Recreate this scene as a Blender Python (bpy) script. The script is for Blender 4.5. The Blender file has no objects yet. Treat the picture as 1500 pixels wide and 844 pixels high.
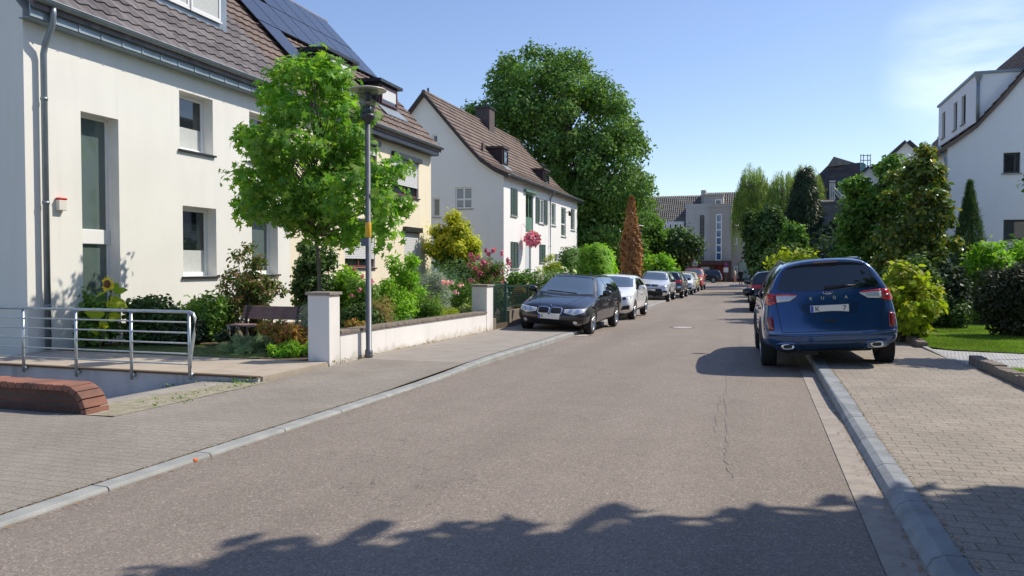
import bpy, bmesh, math, random
import numpy as np
from mathutils import Vector as V, Matrix
from mathutils.bvhtree import BVHTree
from math import radians as R, pi, sin, cos
S = bpy.context.scene; COL = S.collection
# ---------------- camera ----------------
F = 1120.; HC = 1.5
YAW = math.atan((1112-750)/F); PIT = -math.atan((422-391)/F)
FW = V((-sin(YAW)*cos(PIT), cos(YAW)*cos(PIT), sin(PIT))); RT = V((cos(YAW), sin(YAW), 0)); UP = RT.cross(FW)
cam = bpy.data.cameras.new('camera'); co = bpy.data.objects.new('camera', cam); COL.objects.link(co)
cam.sensor_width = 36; cam.lens = F/1500*36; cam.clip_start = .05; cam.clip_end = 3000
co.location = (0, 0, HC); co.rotation_euler = (pi/2+PIT, 0, YAW); S.camera = co
# ---------------- light ----------------
SD = V((.76, .55, 1.0)).normalized()
EL = math.asin(SD.z); AZ = math.atan2(SD.x, SD.y)
W = bpy.data.worlds.new('World'); S.world = W; W.use_nodes = True
nt = W.node_tree; bgn = nt.nodes['Background']
sky = nt.nodes.new('ShaderNodeTexSky'); sky.sky_type = 'NISHITA'; sky.sun_disc = False
sky.sun_elevation = EL; sky.sun_rotation = AZ; sky.air_density = 1.0; sky.dust_density = .35; sky.ozone_density = 2.2; sky.altitude = 50
tcw = nt.nodes.new('ShaderNodeTexCoord')
def wn(t, **k):
    n = nt.nodes.new(t)
    for a, b in k.items(): setattr(n, a, b)
    return n
# a thin wisp of cirrus fixed in the sky
cd = (FW + RT*(1440-750)/F + UP*(422-88)/F).normalized()
cr = V((cd.y, -cd.x, 0)).normalized()
dotn = wn('ShaderNodeVectorMath', operation='DOT_PRODUCT'); dotn.inputs[1].default_value = cd
mpn = wn('ShaderNodeMapping'); mpn.inputs['Scale'].default_value = (3, 3, 11)
noi = wn('ShaderNodeTexNoise'); noi.inputs['Scale'].default_value = 1.6; noi.inputs['Detail'].default_value = 7; noi.inputs['Roughness'].default_value = .55
mr1 = wn('ShaderNodeMapRange'); mr1.inputs[1].default_value = cos(R(6.5)); mr1.inputs[2].default_value = cos(R(1)); mr1.interpolation_type = 'SMOOTHSTEP'
mr2 = wn('ShaderNodeMapRange'); mr2.inputs[1].default_value = .34; mr2.inputs[2].default_value = .72; mr2.inputs[4].default_value = .42
mul = wn('ShaderNodeMath', operation='MULTIPLY')
mx = wn('ShaderNodeMix', data_type='RGBA'); mx.inputs[7].default_value = (7.2, 7.6, 8.2, 1)
L = nt.links.new
L(tcw.outputs['Generated'], dotn.inputs[0]); L(tcw.outputs['Generated'], mpn.inputs[0]); L(mpn.outputs[0], noi.inputs['Vector'])
L(dotn.outputs['Value'], mr1.inputs[0]); L(noi.outputs['Fac'], mr2.inputs[0]); L(mr1.outputs[0], mul.inputs[0]); L(mr2.outputs[0], mul.inputs[1])
L(mul.outputs[0], mx.inputs[0]); hs = wn('ShaderNodeHueSaturation'); hs.inputs['Hue'].default_value = .512; hs.inputs['Saturation'].default_value = 1.12; hs.inputs['Value'].default_value = .95; gm = wn('ShaderNodeGamma'); gm.inputs[1].default_value = .86; L(sky.outputs[0], gm.inputs[0]); L(gm.outputs[0], hs.inputs['Color']); L(hs.outputs[0], mx.inputs[6]); L(mx.outputs[2], bgn.inputs[0])
bgn.inputs[1].default_value = .15
sl = bpy.data.lights.new('sun', 'SUN'); sl.energy = 3.3; sl.angle = R(.53); sl.color = (1, .92, .79)
so = bpy.data.objects.new('sun', sl); COL.objects.link(so); so.rotation_euler = SD.to_track_quat('Z', 'Y').to_euler(); so.location = (20, 20, 30)
S.view_settings.view_transform = 'Standard'; S.view_settings.look = 'None'; S.view_settings.exposure = .60; S.view_settings.gamma = 1
S.view_settings.use_curve_mapping = False
# ---------------- measuring helpers ----------------
def ray(x, y): return FW + RT*((x-750)/F) + UP*((422-y)/F)
def G(Y): return -float(np.interp(Y, [4, 12, 19, 42, 65], [0, .06, .16, .38, .42]))
def SH(Y): return float(np.interp(Y, [15, 40, 65, 100], [0, -.6, -.8, -1.]))
def ox(x, y, X): d = ray(x, y); t = X/d.x; return V((X, t*d.y, HC+t*d.z))
def oy(x, y, Y): d = ray(x, y); t = Y/d.y; return V((t*d.x, Y, HC+t*d.z))
def og(x, y, dz=0):
    z = dz; d = ray(x, y)
    for _ in range(30):
        t = (z-HC)/d.z; q = V((t*d.x, t*d.y, z)); z = G(q.y)+dz
    return q
# ---------------- mesh helpers ----------------
ORG = {}
def E_(c): return lambda a, b, d: (c+d, a, b)
def S_(c): return lambda a, b, d: (a, c-d, b)
def W_(c): return lambda a, b, d: (c-d, a, b)
def N_(c): return lambda a, b, d: (a, c+d, b)
class MB:
    def __init__(s): s.v = []; s.f = []; s.m = []
    def add(s, vs, fs, mi=0):
        o = len(s.v); s.v += [tuple(p) for p in vs]
        for f in fs: s.f.append([i+o for i in f]); s.m.append(mi)
    def box(s, x0, x1, y0, y1, z0, z1, mi=0):
        s.mbox(lambda a, b, d: (a, b, d), x0, x1, y0, y1, z0, z1, mi)
    def mbox(s, mp, a0, a1, b0, b1, d0, d1, mi=0):
        vs = [mp(a, b, d) for d in (d0, d1) for b in (b0, b1) for a in (a0, a1)]
        s.add(vs, [(0, 1, 3, 2), (4, 6, 7, 5), (0, 4, 5, 1), (2, 3, 7, 6), (0, 2, 6, 4), (1, 5, 7, 3)], mi)
    def prism(s, poly, mp, d0, d1, mi=0):
        n = len(poly); vs = [mp(a, b, d0) for a, b in poly]+[mp(a, b, d1) for a, b in poly]
        s.add(vs, [list(range(n)), list(range(2*n-1, n-1, -1))]+[(i, (i+1) % n, n+(i+1) % n, n+i) for i in range(n)], mi)
    def tube(s, pts, rad, n=8, mi=0, caps=True):
        pts = [V(p) for p in pts]; k = len(pts)
        if not hasattr(rad, '__len__'): rad = [rad]*k
        vs = []; ref = None
        for i, p in enumerate(pts):
            t = (pts[min(i+1, k-1)]-pts[max(i-1, 0)]).normalized()
            if ref is None: ref = V((0, 0, 1)) if abs(t.z) < .9 else V((1, 0, 0))
            u = t.cross(ref).normalized(); w = t.cross(u); ref = -w if False else ref
            for j in range(n):
                a = 2*pi*j/n; vs.append(p+(u*cos(a)+w*sin(a))*rad[i])
        fs = [(i*n+j, i*n+(j+1) % n, (i+1)*n+(j+1) % n, (i+1)*n+j) for i in range(k-1) for j in range(n)]
        if caps: fs += [list(range(n-1, -1, -1)), list(range((k-1)*n, k*n))]
        s.add(vs, fs, mi)
    def lathe(s, prof, n=24, c=(0, 0, 0), mp=lambda x, y, z: (x, y, z), mi=0, arc=None):
        vs = []; k = len(prof)
        for r, z in prof:
            for j in range(n):
                a = 2*pi*j/n; vs.append(mp(c[0]+r*cos(a), c[1]+r*sin(a), c[2]+z))
        s.add(vs, [(i*n+j, i*n+(j+1) % n, (i+1)*n+(j+1) % n, (i+1)*n+j) for i in range(k-1) for j in range(n)], mi)
    def build(s, name, mats, parent=None, smooth=False, bevel=0, recalc=True, org=None, seg=2):
        me = bpy.data.meshes.new(name)
        o = V(ORG.get(parent.name, (0, 0, 0))) if parent else V((0, 0, 0))
        if org is not None: o = V(org)
        me.from_pydata([tuple(V(p)-o) for p in s.v], [], s.f)
        if not isinstance(mats, (list, tuple)): mats = [mats]
        for m in mats: me.materials.append(m)
        me.polygons.foreach_set('material_index', s.m)
        if recalc:
            bm = bmesh.new(); bm.from_mesh(me); bmesh.ops.recalc_face_normals(bm, faces=bm.faces); bm.to_mesh(me); bm.free()
        if smooth: me.polygons.foreach_set('use_smooth', [True]*len(me.polygons))
        ob = bpy.data.objects.new(name, me); COL.objects.link(ob)
        if parent: ob.parent = parent; ORG[ob.name] = tuple(o)
        elif org is not None: ob.location = o; ORG[ob.name] = tuple(o)
        if bevel:
            b = ob.modifiers.new('bevel', 'BEVEL'); b.width = bevel; b.segments = seg; b.limit_method = 'ANGLE'; b.angle_limit = R(40)
        return ob
def thing(name, label, cat, loc=(0, 0, 0), group=None):
    o = bpy.data.objects.new(name, None); COL.objects.link(o); o.location = loc; o['label'] = label; o['category'] = cat
    if group: o['group'] = group
    ORG[o.name] = tuple(loc); return o
def tag(o, label, cat, group=None):
    o['label'] = label; o['category'] = cat
    if group: o['group'] = group
    return o
def struct(o, kind='structure'): o['kind'] = kind; return o
def evalmesh(ob):
    dg = bpy.context.evaluated_depsgraph_get(); dg.update()
    me = bpy.data.meshes.new_from_object(ob.evaluated_get(dg)); ob.modifiers.clear(); ob.data = me
def boolcut(ob, cutmb, mats):
    org = ORG.get(ob.name, (0, 0, 0))
    c = cutmb.build('cut', mats, None); 
    for v in c.data.vertices: v.co = v.co - V(org)
    m = ob.modifiers.new('b', 'BOOLEAN'); m.operation = 'DIFFERENCE'; m.solver = 'EXACT'; m.object = c
    c.parent = ob.parent
    evalmesh(ob); bpy.data.objects.remove(c)
# ---------------- materials ----------------
MAT = {}
def nodes(name):
    m = bpy.data.materials.new(name); m.use_nodes = True; t = m.node_tree; p = t.nodes['Principled BSDF']; return m, t, p
def mat(name, col, rough=.6, metal=0., spec=.5, var=0., vscale=3., bump=0., bscale=40., coat=0., col2=None, detail=4., trans=0., emis=None):
    if name in MAT: return MAT[name]
    m, t, p = nodes(name); MAT[name] = m
    p.inputs['Base Color'].default_value = (*col, 1); p.inputs['Roughness'].default_value = rough; p.inputs['Metallic'].default_value = metal
    p.inputs['Specular IOR Level'].default_value = spec; p.inputs['Coat Weight'].default_value = coat; p.inputs['Coat Roughness'].default_value = .03
    p.inputs['Transmission Weight'].default_value = trans
    tc = t.nodes.new('ShaderNodeTexCoord')
    if var or col2:
        n = t.nodes.new('ShaderNodeTexNoise'); n.inputs['Scale'].default_value = vscale; n.inputs['Detail'].default_value = detail; t.links.new(tc.outputs['Object'], n.inputs['Vector'])
        r = t.nodes.new('ShaderNodeValToRGB'); r.color_ramp.elements[0].position = .3; r.color_ramp.elements[1].position = .7
        a = col2 if col2 else tuple(c*(1-var) for c in col); b = col if col2 else tuple(min(1, c*(1+var)) for c in col)
        r.color_ramp.elements[0].color = (*a, 1); r.color_ramp.elements[1].color = (*b, 1)
        t.links.new(n.outputs['Fac'], r.inputs[0]); t.links.new(r.outputs[0], p.inputs['Base Color'])
    if bump:
        n = t.nodes.new('ShaderNodeTexNoise'); n.inputs['Scale'].default_value = bscale; n.inputs['Detail'].default_value = 3; t.links.new(tc.outputs['Object'], n.inputs['Vector'])
        b = t.nodes.new('ShaderNodeBump'); b.inputs['Strength'].default_value = bump; b.inputs['Distance'].default_value = .01
        t.links.new(n.outputs['Fac'], b.inputs['Height']); t.links.new(b.outputs[0], p.inputs['Normal'])
    return m
class NT:
    """small helper to write node graphs"""
    def __init__(s, name): s.m, s.t, s.p = nodes(name); MAT[name] = s.m; s.tc = s.t.nodes.new('ShaderNodeTexCoord').outputs['Object']
    def n(s, ty, ins=None, out=0, **k):
        nd = s.t.nodes.new(ty)
        for a, b in k.items(): setattr(nd, a, b)
        for a, b in (ins or {}).items():
            if hasattr(b, 'is_linked') and hasattr(b, 'links'): s.t.links.new(b, nd.inputs[a])
            else: nd.inputs[a].default_value = b
        return nd.outputs[out]
    def map(s, scale=(1, 1, 1), rot=(0, 0, 0), loc=(0, 0, 0)): return s.n('ShaderNodeMapping', {0: s.tc, 'Scale': scale, 'Rotation': rot, 'Location': loc})
    def noise(s, sc, det=3, vec=None, rough=.5): return s.n('ShaderNodeTexNoise', {'Vector': vec or s.tc, 'Scale': sc, 'Detail': det, 'Roughness': rough})
    def ramp(s, fac, *st):
        nd = s.t.nodes.new('ShaderNodeValToRGB'); e = nd.color_ramp.elements
        while len(e) < len(st): e.new(.5)
        for i, (p, c) in enumerate(st):
            e[i].position = p; e[i].color = (*c, 1) if hasattr(c, '__len__') else (c, c, c, 1)
        s.t.links.new(fac, nd.inputs[0]); return nd.outputs[0]
    def mix(s, fac, a, b, bt='MIX'):
        nd = s.t.nodes.new('ShaderNodeMix'); nd.data_type = 'RGBA'; nd.blend_type = bt
        for i, v in ((0, fac), (6, a), (7, b)):
            if hasattr(v, 'links'): s.t.links.new(v, nd.inputs[i])
            else: nd.inputs[i].default_value = v if i == 0 else (*v, 1)
        return nd.outputs[2]
    def math(s, op, a, b=0.): return s.n('ShaderNodeMath', {0: a, 1: b}, operation=op)
    def bump(s, h, st=.5, dist=.01): 
        o = s.n('ShaderNodeBump', {'Height': h, 'Strength': st, 'Distance': dist}); s.t.links.new(o, s.p.inputs['Normal'])
    def col(s, c, rough=None): s.t.links.new(c, s.p.inputs['Base Color']); 
    def done(s, rough=.8, spec=.3): s.p.inputs['Roughness'].default_value = rough; s.p.inputs['Specular IOR Level'].default_value = spec; return s.m
def m_asphalt():
    k = NT('asphalt')
    big = k.noise(.35, 4); mid = k.noise(2.2, 4); fine = k.noise(160, 2); v = k.n('ShaderNodeTexVoronoi', {'Vector': k.tc, 'Scale': 100.}, out=1)
    base = k.ramp(big, (.3, (.262, .224, .190)), (.7, (.30, .258, .220)))
    b2 = k.mix(.22, base, k.ramp(mid, (.25, (.205, .173, .15)), (.75, (.345, .30, .262))))
    sp = k.ramp(v, (.0, (.22, .205, .21)), (.45, (.42, .41, .40)), (.75, (.50, .49, .48)), (.96, (.95, .92, .88)))
    c = k.mix(.7, b2, k.mix(1., b2, sp, 'OVERLAY')); c = k.mix(1., c, k.ramp(k.n('ShaderNodeTexVoronoi', {'Vector': k.map((.35, .12, 1)), 'Scale': 1.}, out=1), (.2, .96), (.8, 1.03)), 'MULTIPLY')
    dk = k.ramp(k.noise(22, 3), (.60, 1.), (.74, .72))
    c = k.mix(1., c, dk, 'MULTIPLY')
    # oil and wear tracks run along the street
    tr = k.noise(1.3, 3, k.map((1, .07, 1))); c = k.mix(1., c, k.ramp(tr, (.3, .90), (.7, 1.06)), 'MULTIPLY')
    ck = k.n('ShaderNodeTexVoronoi', {'Vector': k.n('ShaderNodeVectorMath', {0: k.map((.28, .11, 1)), 1: k.n('ShaderNodeTexNoise', {'Vector': k.tc, 'Scale': 2.5, 'Detail': 6.}, out=1)}, operation='ADD'), 'Scale': 1.}, feature='DISTANCE_TO_EDGE')
    cm = k.math('MULTIPLY', k.math('LESS_THAN', ck, .0022), k.math('GREATER_THAN', k.noise(.5, 2), .56))
    c = k.mix(cm, c, (.07, .065, .065)); k.col(c)
    h = k.mix(.5, fine, v); k.bump(h, .8, .008); return k.done(.8, .35)
def m_pavers(name, c1, c2, cm, bw, bh, rot, mortar=.012, var=.25, off=.5):
    k = NT(name); vec = k.map((1, 1, 1), rot if hasattr(rot, '__len__') else (0, 0, rot))
    wob = k.n('ShaderNodeVectorMath', {0: vec, 1: k.n('ShaderNodeVectorMath', {0: k.n('ShaderNodeTexNoise', {'Vector': k.tc, 'Scale': 3., 'Detail': 3.}, out=1), 'Scale': .035}, operation='SCALE')}, operation='ADD')
    nd = k.t.nodes.new('ShaderNodeTexBrick'); k.t.links.new(wob, nd.inputs['Vector'])
    nd.inputs['Scale'].default_value = 1; nd.inputs['Brick Width'].default_value = bw; nd.inputs['Row Height'].default_value = bh; nd.inputs['Mortar Size'].default_value = mortar
    nd.inputs['Mortar Smooth'].default_value = .3; nd.inputs['Color1'].default_value = (*c1, 1); nd.inputs['Color2'].default_value = (*c2, 1); nd.inputs['Mortar'].default_value = (*cm, 1); nd.offset = off
    c = nd.outputs[0]; c = k.mix(1., c, k.ramp(k.noise(1.1, 5), (.3, .86), (.7, 1.08)), 'MULTIPLY')
    c = k.mix(1., c, k.ramp(k.noise(60, 3), (.3, 1-var), (.7, 1+var*.5)), 'MULTIPLY')
    k.col(c); h = k.mix(.25, nd.outputs[1], k.noise(120, 2)); 
    inv = k.math('SUBTRACT', 1., nd.outputs[1]); h = k.math('ADD', inv, k.math('MULTIPLY', k.noise(110, 2), .35)); k.bump(h, .6, .008); return k.done(.85, .25)
def m_plaster(name, c, dirt=.1, grain=140, splash=False):
    k = NT(name); c1 = tuple(x*(1-dirt) for x in c)
    a = k.ramp(k.noise(.8, 5), (.3, c1), (.65, c)); 
    st = k.noise(1.4, 5, k.map((1.6, 1.6, .5))); a = k.mix(1., a, k.ramp(st, (.32, 1-dirt*.6), (.6, 1.)), 'MULTIPLY'); st2 = k.noise(3.5, 4, k.map((1, 1, .06))); a = k.mix(1., a, k.ramp(st2, (.30, 1-dirt*.9), (.42, 1.)), 'MULTIPLY')
    # splash dirt close to the ground
    if splash:
        z = k.n('ShaderNodeSeparateXYZ', {0: k.n('ShaderNodeNewGeometry')}, out=2)
        zz = k.math('ADD', z, k.math('MULTIPLY', k.noise(5, 5), .4)); a = k.mix(1., a, k.ramp(zz, (.16, (.62, .56, .48)), (.34, (1., 1., 1.))), 'MULTIPLY')
    k.col(a); k.bump(k.noise(grain, 3), .35, .006); return k.done(.9, .2)
def m_tile(name, ca, cb):
    k = NT(name); v = k.n('ShaderNodeTexVoronoi', {'Vector': k.map((1, 3.2, 2.6)), 'Scale': 1.}, out=1)
    a = k.ramp(v, (.1, ca), (.9, cb)); a = k.mix(1., a, k.ramp(k.noise(6, 5), (.3, .8), (.7, 1.12)), 'MULTIPLY'); k.col(a); k.bump(k.noise(60, 3), .2, .005); return k.done(.7, .4)
def m_leaf(name, *cols, tr=.35, rough=.62, hue=.5, gain=2.15):
    if not name.startswith('petal'): cols = [tuple(min(.6, x*(1+(gain-1)*(1 if sum(c) < .5 else .35))) for x in c) for c in cols]
    if name in MAT: return MAT[name]
    k = NT(name); rnd = k.n('ShaderNodeNewGeometry', out=8)
    st = [(i/(max(1, len(cols)-1)), c) for i, c in enumerate(cols)]
    a = k.ramp(rnd, *st) if len(cols) > 1 else k.ramp(rnd, (0, cols[0]), (1, cols[0]))
    a = k.mix(1., a, k.ramp(k.noise(1.3, 2), (.3, .78), (.7, 1.2)), 'MULTIPLY'); a = k.mix(1., a, k.ramp(k.noise(.45, 2), (.35, .80), (.65, 1.22)), 'MULTIPLY'); k.col(a)
    k.p.inputs['Roughness'].default_value = rough; k.p.inputs['Specular IOR Level'].default_value = .22
    tb = k.n('ShaderNodeBsdfTranslucent', {'Color': k.mix(1., a, (1.3, 1.4, .5), 'MULTIPLY')})
    ms = k.t.nodes.new('ShaderNodeMixShader'); ms.inputs[0].default_value = tr; k.t.links.new(k.p.outputs[0], ms.inputs[1]); k.t.links.new(tb, ms.inputs[2])
    k.t.links.new(ms.outputs[0], k.t.nodes['Material Output'].inputs[0]); return k.m
def m_paint(name, c, metal=.0, rough=.28, coat=1.):
    k = NT(name); fl = k.n('ShaderNodeTexVoronoi', {'Vector': k.tc, 'Scale': 900.}, out=1)
    a = k.mix(.12, c, fl, 'OVERLAY'); du = k.ramp(k.noise(5, 4), (.3, .96), (.7, 1.03)); a = k.mix(1., a, du, 'MULTIPLY'); k.col(a); k.done(rough, .5)
    k.p.inputs['Metallic'].default_value = metal; k.p.inputs['Coat Weight'].default_value = coat; k.p.inputs['Coat Roughness'].default_value = .02; return k.m
ASPH = m_asphalt()
PAVR = m_pavers('paver_right', (.37, .325, .275), (.32, .28, .24), (.19, .175, .12), .24, .12, 0., .0055, .3)
PAVL = m_pavers('paver_left', (.315, .28, .24), (.29, .258, .222), (.24, .215, .17), .2, .1, 0., .005, .3)
COBB = m_pavers('cobble', (.62, .62, .62), (.46, .465, .47), (.25, .25, .24), .11, .09, .2, .014)
WALLW = m_plaster('plaster_white', (.80, .79, .73), .05)
WALLY = m_plaster('plaster_cream', (.86, .77, .58), .05)
WALLB = m_plaster('plaster_bright', (.86, .85, .82), .03)
WALLG = m_plaster('plaster_grey', (.42, .39, .35), .07)
WALLG2 = m_plaster('plaster_light_grey', (.50, .49, .47), .07)
WALLGD = m_plaster('plaster_garden', (.82, .80, .77), .10, splash=True)
REV = mat('reveal', (.78, .77, .73), .9, var=.05)
TILEG = m_tile('tile_grey', (.10, .088, .092), (.19, .17, .17))
TILEB = m_tile('tile_brown', (.115, .080, .064), (.20, .145, .118))
TILEF = m_tile('tile_far', (.13, .12, .11), (.26, .24, .22))
SLATE = m_tile('slate', (.045, .043, .06), (.08, .078, .1))
ZINC = mat('zinc', (.24, .28, .31), .45, .55, var=.12, vscale=4, bump=.1, bscale=8)
ZINCD = mat('zinc_dark', (.035, .037, .042), .4, .3, var=.2, vscale=5)
CONC = mat('concrete', (.36, .35, .33), .9, var=.18, vscale=6, bump=.4, bscale=60)
KERBR = mat('kerb_stone_dark', (.255, .27, .28), .85, var=.25, vscale=4, bump=.5, bscale=90)
KERBM = mat('kerb_stone', (.31, .315, .30), .85, var=.16, vscale=5, bump=.4, bscale=90)
CONCD = mat('coping_stone', (.19, .155, .125), .9, var=.3, vscale=8, bump=.5, bscale=50)
AGG = mat('aggregate', (.30, .25, .20), .95, col2=(.12, .10, .085), vscale=45, bump=.9, bscale=70)
WHITE = mat('white_frame', (.80, .80, .78), .35)
DARKF = mat('dark_frame', (.045, .03, .028), .4)
BROWNF = mat('brown_frame', (.13, .035, .03), .4)
GREEN = mat('shutter_green', (.07, .12, .10), .5, var=.1)
GREENF = mat('fence_green', (.02, .06, .05), .45)
GREENL = mat('green_box', (.12, .24, .17), .5)
STEEL = mat('galvanised', (.50, .54, .56), .38, .7, var=.12, vscale=20)
POLE = mat('pole_paint', (.12, .13, .15), .45, .3, var=.1, vscale=10)
SOIL = mat('soil', (.10, .07, .045), .95, var=.4, vscale=9, bump=.8, bscale=30)
GRASSB = mat('grass_base', (.05, .085, .02), .95, col2=(.09, .10, .03), vscale=4, bump=.8, bscale=60)
GLASS = mat('window_glass', (.012, .018, .02), .02, 0, .8, coat=.6)
GLASSL = mat('window_glass_pale', (.10, .14, .13), .03, 0, .8, coat=.6)
CURT = mat('curtain', (.48, .5, .48), .8, var=.06, vscale=12)
SHUT = mat('roller_shutter', (.66, .67, .66), .6)
WOODP = mat('bench_wood', (.30, .19, .17), .7, col2=(.2, .12, .11), vscale=6, bump=.3, bscale=30)
BARK = mat('bark', (.15, .11, .08), .9, col2=(.07, .055, .04), vscale=9, bump=.8, bscale=25)
BARKG = mat('bark_green', (.11, .10, .06), .9, var=.3, vscale=9)
TERRA = mat('terracotta', (.34, .17, .11), .85, var=.2, vscale=7)
BRICK_SHADED = m_pavers('brick_wall_shaded', (.15, .075, .055), (.10, .055, .045), (.09, .08, .07), .24, .075, (pi/2, 0, 0), .009)  # brick darkened to hold the front face's shade; capping stays redder
BLACK = mat('black_plastic', (.012, .012, .013), .5); BLACKG = mat('black_gloss', (.008, .008, .009), .12, coat=.5)
TYRE = mat('tyre', (.018, .018, .019), .85, bump=.3, bscale=60); RIM = mat('rim', (.55, .56, .58), .28, .85); CHROME = mat('chrome', (.75, .76, .78), .12, 1.)
REDL = mat('lamp_red', (.55, .012, .012), .08, coat=1.); REDD = mat('lamp_dark_red', (.2, .01, .01), .1, coat=1.); CLEARL = mat('lamp_clear', (.62, .64, .66), .12, .25, coat=1.)
CARGL = mat('car_glass', (.010, .013, .016), .02, 0, .9, coat=.8); CARGLB = mat('car_windscreen', (.095, .14, .19), .03, 0, .9, coat=1.)
PLW = mat('plate_white', (.75, .75, .73), .4); PLB = mat('plate_blue', (.02, .08, .5), .4); INK = mat('ink', (.01, .01, .01), .5)
LAMPG = None
# ---------------- ground and street ----------------
def strip(name, x0, x1, m, ys, dz, parent=None, zf=None, shift=True, nx=1):
    """sheet following the street between lateral offsets x0(y), x1(y)"""
    mb = MB(); vs = []
    for y in ys:
        for i in range(nx+1):
            a = x0(y) if callable(x0) else x0; b = x1(y) if callable(x1) else x1
            x = a+(b-a)*i/nx+(SH(y) if shift else 0); z = G(y)+(dz(y) if callable(dz) else dz)
            vs.append((x, y, z))
    k = nx+1
    mb.add(vs, [(i*k+j, i*k+j+1, (i+1)*k+j+1, (i+1)*k+j) for i in range(len(ys)-1) for j in range(nx)])
    o = mb.build(name, m, parent, recalc=False)
    return o
YS = [-40, -20, -6, 0, 2, 4, 6, 8, 10, 12, 15, 17, 19, 23, 28, 34, 42, 50, 58, 65, 75, 85, 100.]
# base ground with a hole for the sunk garage drive
def ground():
    xs = [-900, -60, -20, -11.6, -6.05, -4.3, 1.2, 3, 20, 60, 900]; ys = [-900, -40, 0, 4, 6.15, 8.42, 12, 15, 19, 23, 28, 34, 42, 50, 58, 65, 100, 900]
    mb = MB(); vs = [(x, y, G(y)-.03) for y in ys for x in xs]; n = len(xs); fs = []
    for j in range(len(ys)-1):
        for i in range(n-1):
            if j == 4 and i in (3,): continue
            fs.append((j*n+i, j*n+i+1, (j+1)*n+i+1, (j+1)*n+i))
    mb.add(vs, fs); return struct(mb.build('ground', mat('earth', (.10, .095, .045), .95, col2=(.06, .075, .025), vscale=1.5, bump=.7, bscale=20), recalc=False))
ground()
struct(strip('road', -4.12, .60, ASPH, YS, 0, nx=2))
struct(strip('road_crossing', -40, 40, ASPH, [77, 85, 100.], .004, shift=False))
struct(strip('gutter_strip', .60, .815, mat('gutter_concrete', (.33, .29, .25), .9, var=.16, vscale=7, bump=.6, bscale=90), [y for y in YS if y < 76], .006))
lk = lambda y: float(np.interp(y, [9.5, 11.5], [.03, .09]))     # left kerb height
rk = lambda y: float(np.interp(y, [7.9, 9.1], [.085, .125]))
pl = lambda y: float(np.interp(y, [8, 12], [.035, .10]))
def kerb(name, xf, wd, hf, ys, side, cham, mt):
    mb = MB()
    for a, b in zip(ys[:-1], ys[1:]):
        b2 = b-.012; vs = []
        for y in (a, b2):
            h = hf(y); c = cham(y); s = SH(y)
            for (dx, z) in ((0, -.12), (0, h-c), (c*.35, h-c*.35), (c, h), (wd, h+.002), (wd, -.12)):
                vs.append((xf+side*dx+s, y, G(y)+z))
        n = 6; mb.add(vs, [(i, (i+1) % n, n+(i+1) % n, n+i) for i in range(n)]+[list(range(n)), list(range(2*n-1, n-1, -1))])
    return struct(mb.build(name, mt))
def segs(a, b, st, nearst=None):
    o = [a]
    while o[-1] < b: o.append(o[-1]+st)
    return o
kerb('kerb_left', -4.12, .14, lk, segs(-12, 75, 1.0), -1, lambda y: .02, KERBM)
kerb('kerb_right', .80, .17, rk, segs(-11.95, 74, .95), 1, lambda y: float(np.interp(y, [7.9, 9.1], [.075, .02])), KERBR)
struct(strip('pavement_left', -4.26, -6.05, PAVL, [-40, -20, -6, 0, 2, 4, 6, 8, 9, 10, 10.9], pl, shift=True))
struct(strip('pavement_left_plain', -4.26, lambda y: -6.12-.0*y, mat('worn_asphalt', (.31, .275, .24), .9, var=.1, vscale=2.5, bump=.5, bscale=120), [10.9]+[y for y in YS if 11 < y < 76], pl))
struct(strip('pavement_right', .97, lambda y: 2.95 if y > 7 else 3.1, PAVR, [-12, 0, 4, 6, 7.9, 9.1, 10, 12, 14, 15, 17, 19, 23, 28, 34, 42, 50, 65, 75], lambda y: float(np.interp(y, [7.9, 9.1], [.088, .12]))))
# right: cobbled drive, lawn, garden soil
def poly_sheet(name, pts, m, dz):
    mb = MB(); mb.add([(x, y, G(y)+dz) for x, y in pts], [list(range(len(pts)))]); return struct(mb.build(name, m, recalc=False))
poly_sheet('pavement_left_inner', [(-6.05, -20), (-6.05, 5.93), (-16, 5.93), (-16, -20)], PAVL, .03)
poly_sheet('cobbled_drive', [(2.955, 13.05), (2.955, 15.6), (3.3, 15.25), (4.4, 15.0), (12, 15.0), (12, 12.4), (2.955, 12.4)], COBB, .118)
mbk = MB()
for i in range(3): mbk.box(2.87, 2.95, 12.95+i*1.0, 13.94+i*1.0, -.1, .128+G(14)) 
struct(mbk.build('drive_edging_kerb', KERBM))
lawn_pts = [(2.99, 16.0), (3.25, 15.45), (4.4, 15.03), (12, 15.03), (12, 27), (3.1, 27), (3.0, 20)]
poly_sheet('lawn_right_soil', lawn_pts, GRASSB, .126)
poly_sheet('front_garden_right', [(2.97, 12.38), (12, 12.38), (12, -5), (3.12, -5)], GRASSB, .122)
# entrance path, left garden soil and drive
mb = MB(); mb.box(-11.5, -6.12, 8.42, 10.0, -.9, .075); struct(mb.build('entrance_path', mat('path_slab', (.40, .34, .27), .9, var=.1, vscale=4, bump=.3, bscale=80)))
mb = MB(); mb.box(-11.49, -6.2, 10.004, 34.2, -.4, .07); struct(mb.build('garden_soil', SOIL))
mb = MB(); mb.box(-11.4, -7.4, 10.0, 11.6, .05, .085); struct(mb.build('front_lawn_soil', GRASSB))
mb = MB(); ramp = [(-6.03, .034), (-6.95, .022), (-7.7, -.12), (-8.6, -.3), (-11.6, -1.2)]
mb.add([(x, y, z-.028) for x, z in ramp for y in (6.15, 8.43)], [(2*i, 2*i+1, 2*i+3, 2*i+2) for i in range(4)])
struct(mb.build('garage_drive', mat('drive_concrete', (.33, .30, .26), .9, var=.2, vscale=3, bump=.5, bscale=50), recalc=False))
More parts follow.
